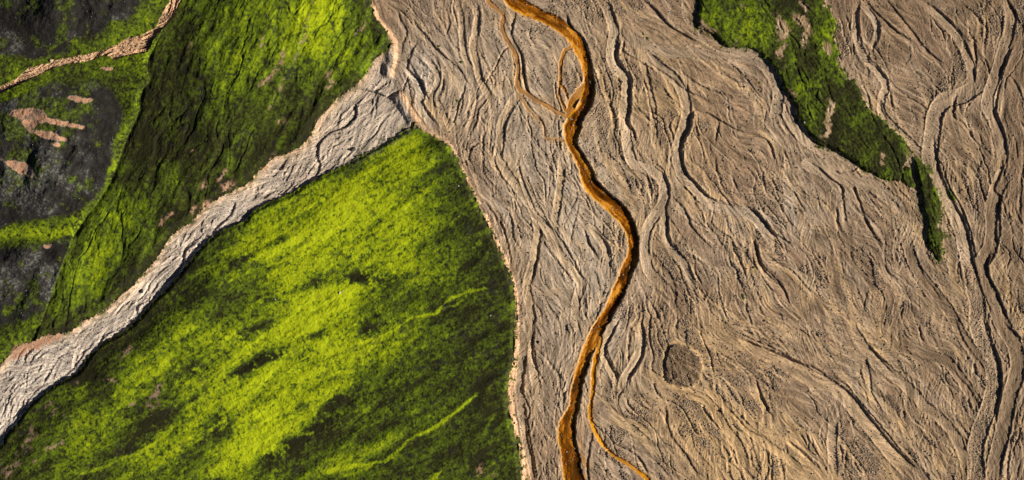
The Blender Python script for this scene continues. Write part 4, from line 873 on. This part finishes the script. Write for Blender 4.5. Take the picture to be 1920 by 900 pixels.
# river masks reuse: sand = bright amber edge, dark = deep thread
W_, d, wid, t = RIVW
un = d/(wid*.5)
inr = REG[W_] == 1
SPECK[W_] = np.where(inr, np.clip(.44+1.5*(fbm(t/5, d, 4.0, 3, 8)-.5)+1.3*(fbm(t/3, d, 13, 3, 18)-.5)+.09*white[W_], 0, 1), SPECK[W_])
for W2, u2, t2, d2 in RV_T:
    m2 = REG[W2] >= 2
    SPECK[W2] = np.where(m2 & (u2 < 1), np.clip(.5+1.1*(fbm(t2/6, d2, 3.0, 2, 8)-.5)+.09*white[W2], 0, 1), SPECK[W2])
thread = .55*(vnoise(t, t*0, 70, 2)-.5)
dk_ = np.exp(-((un-thread)/.28)**2)*sstep(.35, .6, vnoise(t, un*20, 60, 5))*.9
DARK[W_] = np.where(inr, np.clip(dk_+.25*(n4[W_]-.5), 0, 1), DARK[W_]); SAND[W_] = np.where(inr, .6*sstep(.7, .98, un)*sstep(.25, .55, vnoise(t, un*0, 40, 9)), SAND[W_])
GREY[W_] = np.where(inr, 0, GREY[W_])
for k, (lab, pl, wd, dp, stg) in enumerate(SIDES):
    q = REG == 2+k
    DARK = np.where(q, 0, DARK); SAND = np.where(q, .15, SAND)
q = REG == 2+5
SAND = np.where(q, np.where((GY > 795) & (GY < 848), 1.0, .45), SAND).astype(F); DARK = DARK.astype(F)

# ------------------------------------------------------------------ mesh builder
VX = ((GX-CX)*MPP).astype(F); VY = (-(GY-CY)*MPP).astype(F)
cover = np.stack([MOSS.astype(F), TONE, SOIL, HUE], -1).reshape(-1, 4).astype(F)
grav = np.stack([SAND, DARK, GREY, RUST.astype(F)], -1).reshape(-1, 4).astype(F)
grn = np.stack([TAN.astype(F), PALE, SPECK, ROUGH.astype(F)], -1).reshape(-1, 4).astype(F)
co_all = np.stack([VX, VY, H.astype(F)], -1).reshape(-1, 3)
idx = np.arange(NY*NX, dtype=np.int32).reshape(NY, NX)
quads = np.stack([idx[1:, :-1], idx[1:, 1:], idx[:-1, 1:], idx[:-1, :-1]], -1).reshape(-1, 4)
freg = reg[:-1, :-1].reshape(-1)

def mesh_from(name, verts, faces, mat, attrs=None, parent=None, smooth=True):
    me = bpy.data.meshes.new(name)
    nv, nf, k = len(verts), len(faces), faces.shape[1]
    me.vertices.add(nv); me.vertices.foreach_set('co', np.ascontiguousarray(verts, F).ravel())
    me.loops.add(nf*k); me.loops.foreach_set('vertex_index', np.ascontiguousarray(faces, np.int32).ravel())
    me.polygons.add(nf); me.polygons.foreach_set('loop_start', np.arange(0, nf*k, k, dtype=np.int32))
    me.polygons.foreach_set('use_smooth', np.full(nf, smooth))
    me.update(calc_edges=True)
    for an, av in (attrs or {}).items():
        a = me.attributes.new(an, 'FLOAT_COLOR', 'POINT'); a.data.foreach_set('color', np.ascontiguousarray(av, F).ravel())
    me.materials.append(mat)
    o = bpy.data.objects.new(name, me); C.objects.link(o)
    if parent is not None: o.parent = parent
    return o

def region_obj(name, rid, mat, parent=None):
    sel = np.isin(freg, rid) if isinstance(rid, (list, tuple)) else freg == rid
    f = quads[sel]
    if len(f) == 0: return None
    used, inv = np.unique(f, return_inverse=True)
    return mesh_from(name, co_all[used], inv.reshape(-1, 4), mat, {'cover': cover[used], 'gravel': grav[used], 'grain': grn[used]}, parent)

def tag(o, label=None, cat=None, kind=None, group=None):
    if o is None: return
    if label: o['label'] = label
    if cat: o['category'] = cat
    if kind: o['kind'] = kind
    if group: o['group'] = group

plain_o = region_obj('gravel_plain', 0, mat_ground); tag(plain_o, 'wide brown gravel flood plain braided with dry channels', 'gravel plain', 'structure')
for k, bd in enumerate(BEDS):
    if bd[4]:
        region_obj('dry_channel', 101+k, mat_ground, plain_o)
tag(region_obj('pebble_patch', 20, mat_ground, plain_o), 'dark raised patch of pebbles with a pale sandy rim')
rv = region_obj('river', 1, mat_water); tag(rv, 'broad rust orange river winding down the grey gravel plain', 'river', 'structure')
for k, sd in enumerate(SIDES):
    tag(region_obj('side_stream', 2+k, mat_water), sd[0], 'stream', 'structure', 'rust streams beside the river')
tag(region_obj('stream_bed', 21, mat_ground), 'pale grey stream bed cutting between the two green slopes', 'stream bed', 'structure')
tag(region_obj('hillside', 23, mat_ground), 'dark green mossy hillside with gullies above the pale stream bed', 'hillside', 'structure')
tag(region_obj('valley_floor', 22, mat_ground), 'mossy hollow around the dark scree mounds', 'valley floor', 'structure')
hl = region_obj('hill', 24, mat_ground); tag(hl, 'big yellow green mossy hill between the stream bed and the plain', 'hill', 'structure')
tag(region_obj('moss_rill', 60, mat_ground, hl), 'vivid green rills of wet moss')
tag(region_obj('sandy_bank', 25, mat_ground), 'thin tan sand bank along the edge of the yellow green hill', 'bank', 'structure')
tag(region_obj('gully_bed', 26, mat_ground), 'pinkish tan gravel gully between the dark mounds', 'gully', 'structure')
h1 = region_obj('scree_mound', 40, mat_ground); tag(h1, 'dark rounded scree mound with pink bare patches', 'mound', 'structure')
tag(region_obj('scree_mound', 41, mat_ground), 'black scree mound above the tan gully crossed by a green moss line', 'mound', 'structure')
tag(region_obj('scree_mound', 42, mat_ground), 'small dark scree mound with grey ash beside the bright moss', 'mound', 'structure')
for k in range(4): region_obj('bare_patch', 50+k, mat_ground, h1)
isl = region_obj('moss_island', 30, mat_ground); tag(isl, 'large dark green moss island with bare gravel gaps, standing on the plain', 'moss island')
for k in range(len(PATCH)): region_obj('gravel_gap', 70+k, mat_ground, isl)
tag(region_obj('moss_island', 31, mat_ground), 'long narrow sliver of dark moss below the large island', 'moss island')
tag(region_obj('moss_island', 32, mat_ground), 'small light green moss scrap between the large island and the sliver', 'moss island')
tag(region_obj('moss_island', 33, mat_ground), 'tiny green moss strip on the bank east of the sliver', 'moss island')

# ------------------------------------------------------------------ ground beyond the mapped area
def outer():
    st_ = np.concatenate([-np.geomspace(9000, 1300, 12), -np.arange(1260, 300, -24), -np.arange(300, 0, -7), [0]]).astype(float)
    xs = np.concatenate([X0+st_[:-1]-0, np.linspace(X0, gx[-1], 260), gx[-1]-st_[:-1][::-1]])
    ys = np.concatenate([Y0+st_[:-1]-0, np.linspace(Y0, gy[-1], 130), gy[-1]-st_[:-1][::-1]])
    A_, B_ = np.meshgrid(xs, ys)
    def mirror(i, n):
        i = np.abs(i) % (2*(n-1)); return np.where(i >= n, 2*(n-1)-i, i)
    ix = mirror(np.round((A_-X0)/S).astype(int), NX); iy = mirror(np.round((B_-Y0)/S).astype(int), NY)
    dist = np.hypot(np.maximum(np.maximum(X0-A_, A_-gx[-1]), 0), np.maximum(np.maximum(Y0-B_, B_-gy[-1]), 0))
    h = blur(H, 3)[iy, ix]+(fbm(A_.astype(F), B_.astype(F), 300, 4, 201)-.5)*6*sstep(0, 400, dist)-.05
    ins = (A_ > X0+1) & (A_ < gx[-1]-1) & (B_ > Y0+1) & (B_ < gy[-1]-1)
    h = np.where(ins, -6.0, h)
    v = np.stack([(A_-CX)*MPP, -(B_-CY)*MPP, h], -1).reshape(-1, 3)
    n_ = A_.shape[1]; id_ = np.arange(A_.size).reshape(A_.shape)
    q = np.stack([id_[1:, :-1], id_[1:, 1:], id_[:-1, 1:], id_[:-1, :-1]], -1).reshape(-1, 4)
    keep = ~(ins[:-1, :-1] & ins[1:, 1:] & ins[:-1, 1:] & ins[1:, :-1]).reshape(-1)
    fl = (iy*NX+ix).reshape(-1)
    used, inv = np.unique(q[keep], return_inverse=True)
    o = mesh_from('ground', v[used], inv.reshape(-1, 4), mat_ground, {'cover': cover[fl][used], 'gravel': grav[fl][used], 'grain': np.concatenate([grn[fl][used][:, :2], np.full((len(used), 1), .5), grn[fl][used][:, 3:]], 1)})
    tag(o, 'open gravel and moss land reaching beyond the picture', 'ground', 'structure')
outer()

# ------------------------------------------------------------------ loose stones on the bars (nobody could count them): one object, instanced by geometry nodes
def stone_material(name, lo, hi):
    m, n = nodes_for(name); b = NB(n)
    r = b.new('ShaderNodeObjectInfo').outputs['Random']
    co = b.new('ShaderNodeTexCoord').outputs['Object']
    c = b.ramp(r, [(0, lo), (.75, tuple((x+y)/2 for x, y in zip(lo, hi))), (1, hi)])
    c = b.mix(.6, c, b.ramp(b.noise(co, 2.0, 3), [(.3, (.7, .7, .7)), (.7, (1.2, 1.2, 1.2))]), 'MULTIPLY')
    p = b.new('ShaderNodeBsdfPrincipled'); b.link(c, p.inputs['Base Color']); p.inputs['Roughness'].default_value = .9
    o = b.new('ShaderNodeOutputMaterial'); b.link(p.outputs[0], o.inputs[0])
    return m

def scatter(name, density, count, smin, smax, mat, label, seed, power=3.0, flat=.7):
    r = np.random.default_rng(seed)
    pr = density.ravel().astype(np.float64); pr /= pr.sum()
    pick = r.choice(pr.size, count, p=pr)
    iy, ix = np.divmod(pick, NX)
    jx, jy = r.uniform(-.5, .5, count), r.uniform(-.5, .5, count)
    size = smin+(smax-smin)*r.random(count)**power
    pos = np.stack([(X0+(ix+jx)*S-CX)*MPP, -(Y0+(iy+jy)*S-CY)*MPP, H[iy, ix]+size*.25], -1).astype(F)
    me = bpy.data.meshes.new(name); me.vertices.add(count); me.vertices.foreach_set('co', pos.ravel())
    for an, av in (('size', size), ('turn', r.uniform(0, 6.28, count))):
        a = me.attributes.new(an, 'FLOAT', 'POINT'); a.data.foreach_set('value', av.astype(F))
    o = bpy.data.objects.new(name, me); C.objects.link(o)
    g = bpy.data.node_groups.new(name, 'GeometryNodeTree')
    g.interface.new_socket('Geometry', in_out='INPUT', socket_type='NodeSocketGeometry'); g.interface.new_socket('Geometry', in_out='OUTPUT', socket_type='NodeSocketGeometry')
    N = g.nodes.new; lk = g.links.new
    gi, go = N('NodeGroupInput'), N('NodeGroupOutput')
    ico = N('GeometryNodeMeshIcoSphere'); ico.inputs['Radius'].default_value = 1.0; ico.inputs['Subdivisions'].default_value = 1
    sp = N('GeometryNodeSetPosition'); nz = N('ShaderNodeTexNoise'); nz.inputs['Scale'].default_value = 1.3
    sub = N('ShaderNodeVectorMath'); sub.operation = 'SUBTRACT'; sub.inputs[1].default_value = (.5, .5, .5)
    scv = N('ShaderNodeVectorMath'); scv.operation = 'SCALE'; scv.inputs['Scale'].default_value = 1.1
    lk(nz.outputs['Color'], sub.inputs[0]); lk(sub.outputs[0], scv.inputs[0]); lk(scv.outputs[0], sp.inputs['Offset']); lk(ico.outputs['Mesh'], sp.inputs['Geometry'])
    sm = N('GeometryNodeSetMaterial'); sm.inputs['Material'].default_value = mat; lk(sp.outputs[0], sm.inputs['Geometry'])
    ip = N('GeometryNodeInstanceOnPoints'); lk(gi.outputs[0], ip.inputs['Points']); lk(sm.outputs[0], ip.inputs['Instance'])
    na = N('GeometryNodeInputNamedAttribute'); na.data_type = 'FLOAT'; na.inputs['Name'].default_value = 'size'
    nb_ = N('GeometryNodeInputNamedAttribute'); nb_.data_type = 'FLOAT'; nb_.inputs['Name'].default_value = 'turn'
    cv = N('ShaderNodeCombineXYZ'); lk(nb_.outputs['Attribute'], cv.inputs['Z']); lk(cv.outputs[0], ip.inputs['Rotation'])
    mv = N('ShaderNodeVectorMath'); mv.operation = 'MULTIPLY'; cs_ = N('ShaderNodeCombineXYZ')
    for q in ('X', 'Y', 'Z'): lk(na.outputs['Attribute'], cs_.inputs[q])
    lk(cs_.outputs[0], mv.inputs[0]); mv.inputs[1].default_value = (1.25, .85, flat); lk(mv.outputs[0], ip.inputs['Scale'])
    lk(ip.outputs[0], go.inputs[0])
    o.modifiers.new('scatter', 'NODES').node_group = g
    tag(o, label, 'gravel', 'stuff')
    return o
inner = np.zeros((NY, NX), F); inner[4:-4, 4:-4] = 1
onplain = inner*(((reg == 0) | (reg >= 100) | (reg == 20)))
scatter('gravel', (onplain*(.03+ROUGH**2.0)*(1-.6*(reg == 20))+inner*(.03*(reg == 1)+.04*(reg == 25))), 52000, .04, .20, stone_material('river_stone', (.15, .105, .068), (.46, .36, .26)), 'loose brown and grey stones strewn over the gravel bars', 5)
scatter('pale_gravel', inner*((reg == 21)+.6*(reg == 26)), 6000, .04, .16, stone_material('pale_stone', (.25, .20, .16), (.55, .48, .42)), 'small pale stones on the stream bed between the green slopes', 6)
scatter('scree', inner*(dark_hills*1.0+.02*(reg == 24)+.03*(reg == 23)), 1500, .03, .12, stone_material('scree_stone', (.06, .055, .06), (.34, .33, .33)), 'scattered light specks of stone on the dark mounds and moss', 8, 4.0)

# ------------------------------------------------------------------ single boulders and moss clumps
def h_at(x, y):
    return float(H[int(round((y-Y0)/S)), int(round((x-X0)/S))])
def boulder(x, y, size, mat, label, cat='boulder', group=None, seed=0):
    r = random.Random(seed*13+int(x)); bm = bmesh.new()
    bmesh.ops.create_icosphere(bm, subdivisions=3, radius=1.0)
    ph = [r.uniform(0, 6.28) for _ in range(9)]
    pl = [Vector((r.uniform(-1, 1), r.uniform(-1, 1), r.uniform(-.3, 1))).normalized() for _ in range(9)]
    cu = [r.uniform(.55, .85) for _ in pl]
    for v in bm.verts:
        c = v.co.copy(); k = 1+.14*math.sin(2.3*c.x+ph[0])+.12*math.sin(3.1*c.y+ph[1])+.08*math.sin(5*c.z+4*c.x+ph[2])
        c *= k
        for n_, d_c in zip(pl, cu):                     # broken facets
            q = c.dot(n_)-d_c
            if q > 0: c -= n_*q*.85
        c.x *= 1.25; c.z *= .75
        v.co = c*size
    me = bpy.data.meshes.new(cat); bm.to_mesh(me); bm.free(); me.materials.append(mat)
    o = bpy.data.objects.new(cat, me); C.objects.link(o)
    o.location = ((x-CX)*MPP, -(y-CY)*MPP, h_at(x, y)+size*.28); o.rotation_euler = (r.uniform(-.2, .2), r.uniform(-.2, .2), r.uniform(0, 6.28))
    tag(o, label, cat, None, group)
    return o

m_moss, n_ = nodes_for('moss_clump'); b_ = NB(n_)
co_ = b_.new('ShaderNodeTexCoord').outputs['Object']
p_ = b_.new('ShaderNodeBsdfPrincipled'); p_.inputs['Roughness'].default_value = .95
b_.link(b_.ramp(b_.noise(co_, 5.0, 4, .7), [(.3, (.02, .028, .005)), (.5, (.06, .085, .008)), (.72, (.14, .18, .012))]), p_.inputs['Base Color'])
b_.link(p_.outputs[0], b_.new('ShaderNodeOutputMaterial').inputs[0])
def clump(x, y, rx, ry, rot, label, seed, group=None):
    r = random.Random(seed); bm = bmesh.new()
    rx *= MPP; ry *= MPP; c, s_ = math.cos(rot), math.sin(rot)
    for k in range(int(26+60*rx*ry)):                    # cushion of overlapping moss heads
        a, q = r.uniform(0, 6.28), math.sqrt(r.random())
        ux, uy = q*rx*math.cos(a), q*ry*math.sin(a)
        rad = r.uniform(.10, .20)*(1-.35*q)
        res = bmesh.ops.create_icosphere(bm, subdivisions=2, radius=rad)
        zz = .26*(1-q*q)*min(1, rx*1.6)
        for v in res['verts']:
            v.co += Vector((r.uniform(-1, 1), r.uniform(-1, 1), r.uniform(-1, 1)))*rad*.16
            v.co.z *= .8
            v.co += Vector((ux*c-uy*s_, ux*s_+uy*c, zz))
    me = bpy.data.meshes.new('moss_clump'); bm.to_mesh(me); bm.free(); me.materials.append(m_moss)
    o = bpy.data.objects.new('moss_clump', me); C.objects.link(o)
    o.location = ((x-CX)*MPP, -(y-CY)*MPP, h_at(x, y)-.02)
    tag(o, label, 'moss clump', None, group)
for k, a in enumerate([
    (823, 87, 3.2, 2.2, .3, 'green moss clump beside the black cut bank near the hill apex'),
    (866, 116.5, 3.0, 1.8, .1, 'small moss clump on bare gravel, highest of the upper plain'),
    (857, 189.5, 2.2, 3.0, 0, 'upright oval moss clump among feathered gravel left of the rust stream'),
    (853, 229, 1.4, 2.0, .4, 'tiny moss speck just below the oval moss clump'),
    (1215, 72, 2.8, 2.6, -.8, 'dark moss clump on the rusty gravel bar right of the river'),
    (1207, 64, 1.5, 1.5, 0, 'tiny moss tuft touching the dark clump on the rusty bar'),
    (1424, 155, 1.8, 2.6, .5, 'moss clump on gravel inside the bend beside the large moss island'),
    (1453, 196, 1.8, 1.6, 0, 'small moss tuft on the pale gravel left of the large moss island'),
    (1394, 556, 2.4, 6.5, .25, 'elongated dark green moss clump alone in the middle of the plain'),
    (1413, 501, 2.8, 1.4, .4, 'faint flat moss tuft on the gravel north of the elongated clump'),
    (1717, 296, 4.0, 4.5, .4, 'dark bushy moss clump at the head of the narrow sliver'),
    (1712, 285, 2.0, 2.0, 0, 'small moss tuft at the tip of the large moss island')]):
    clump(*a[:5], a[5], 40+k)
m_dark = stone_material('dark_boulder', (.03, .027, .025), (.09, .08, .07))
m_pale = stone_material('pale_boulder', (.36, .34, .32), (.5, .48, .46))
m_tan = stone_material('tan_boulder', (.42, .28, .18), (.55, .38, .26))
for k, a in enumerate([
    (663, 280, .55, m_dark, 'black boulder on the pale stream bed beside the moss edge'),
    (266, 546, .42, m_dark, 'grey boulder in the middle of the lower pale stream bed'),
    (98, 114, .42, m_tan, 'pale orange boulder on the upper edge of the tan gully'),
    (638, 549, .22, m_pale, 'white boulder on the bright hill beside a dark hollow'),
    (643.5, 545, .13, m_pale, 'little white stone touching the white boulder on the bright hill'),
    (517, 561, .16, m_pale, 'white stone on the bright moss west of the dark hollow'),
    (1508, 230, .2, m_pale, 'white stone on the dark moss of the large island'),
    (923, 437, .40, m_dark, 'dark boulder perched at the top of the tan sand bank'),
    (931, 447, .28, m_dark, 'small dark rock on the tan bank below the perched boulder'),
    (936, 455, .36, m_dark, 'dark rough rock low on the tan sand bank'),
    (963, 532, .38, m_dark, 'black rock at the pinch of the sand bank by the green rill'),
    (991, 474, .22, m_dark, 'lone black stone on the pale dry channel east of the bank'),
    (960, 672, .3, m_dark, 'dark rock where the tan bank bends beside the hill'),
    (958, 754, .22, m_dark, 'tiny dark pebble on the widest part of the sand bank'),
    (920, 591, .15, m_pale, 'pale stone on the dark moss near the hill edge'),
    (860, 349, .16, m_pale, 'pale stone on dark moss under the hill apex'),
    (1314, 510, .32, m_dark, 'dark stone in a scour hollow on the plain'),
    (1010, 642, .3, m_dark, 'dark stone on the gravel between sand bank and river')]):
    boulder(*a, seed=k)
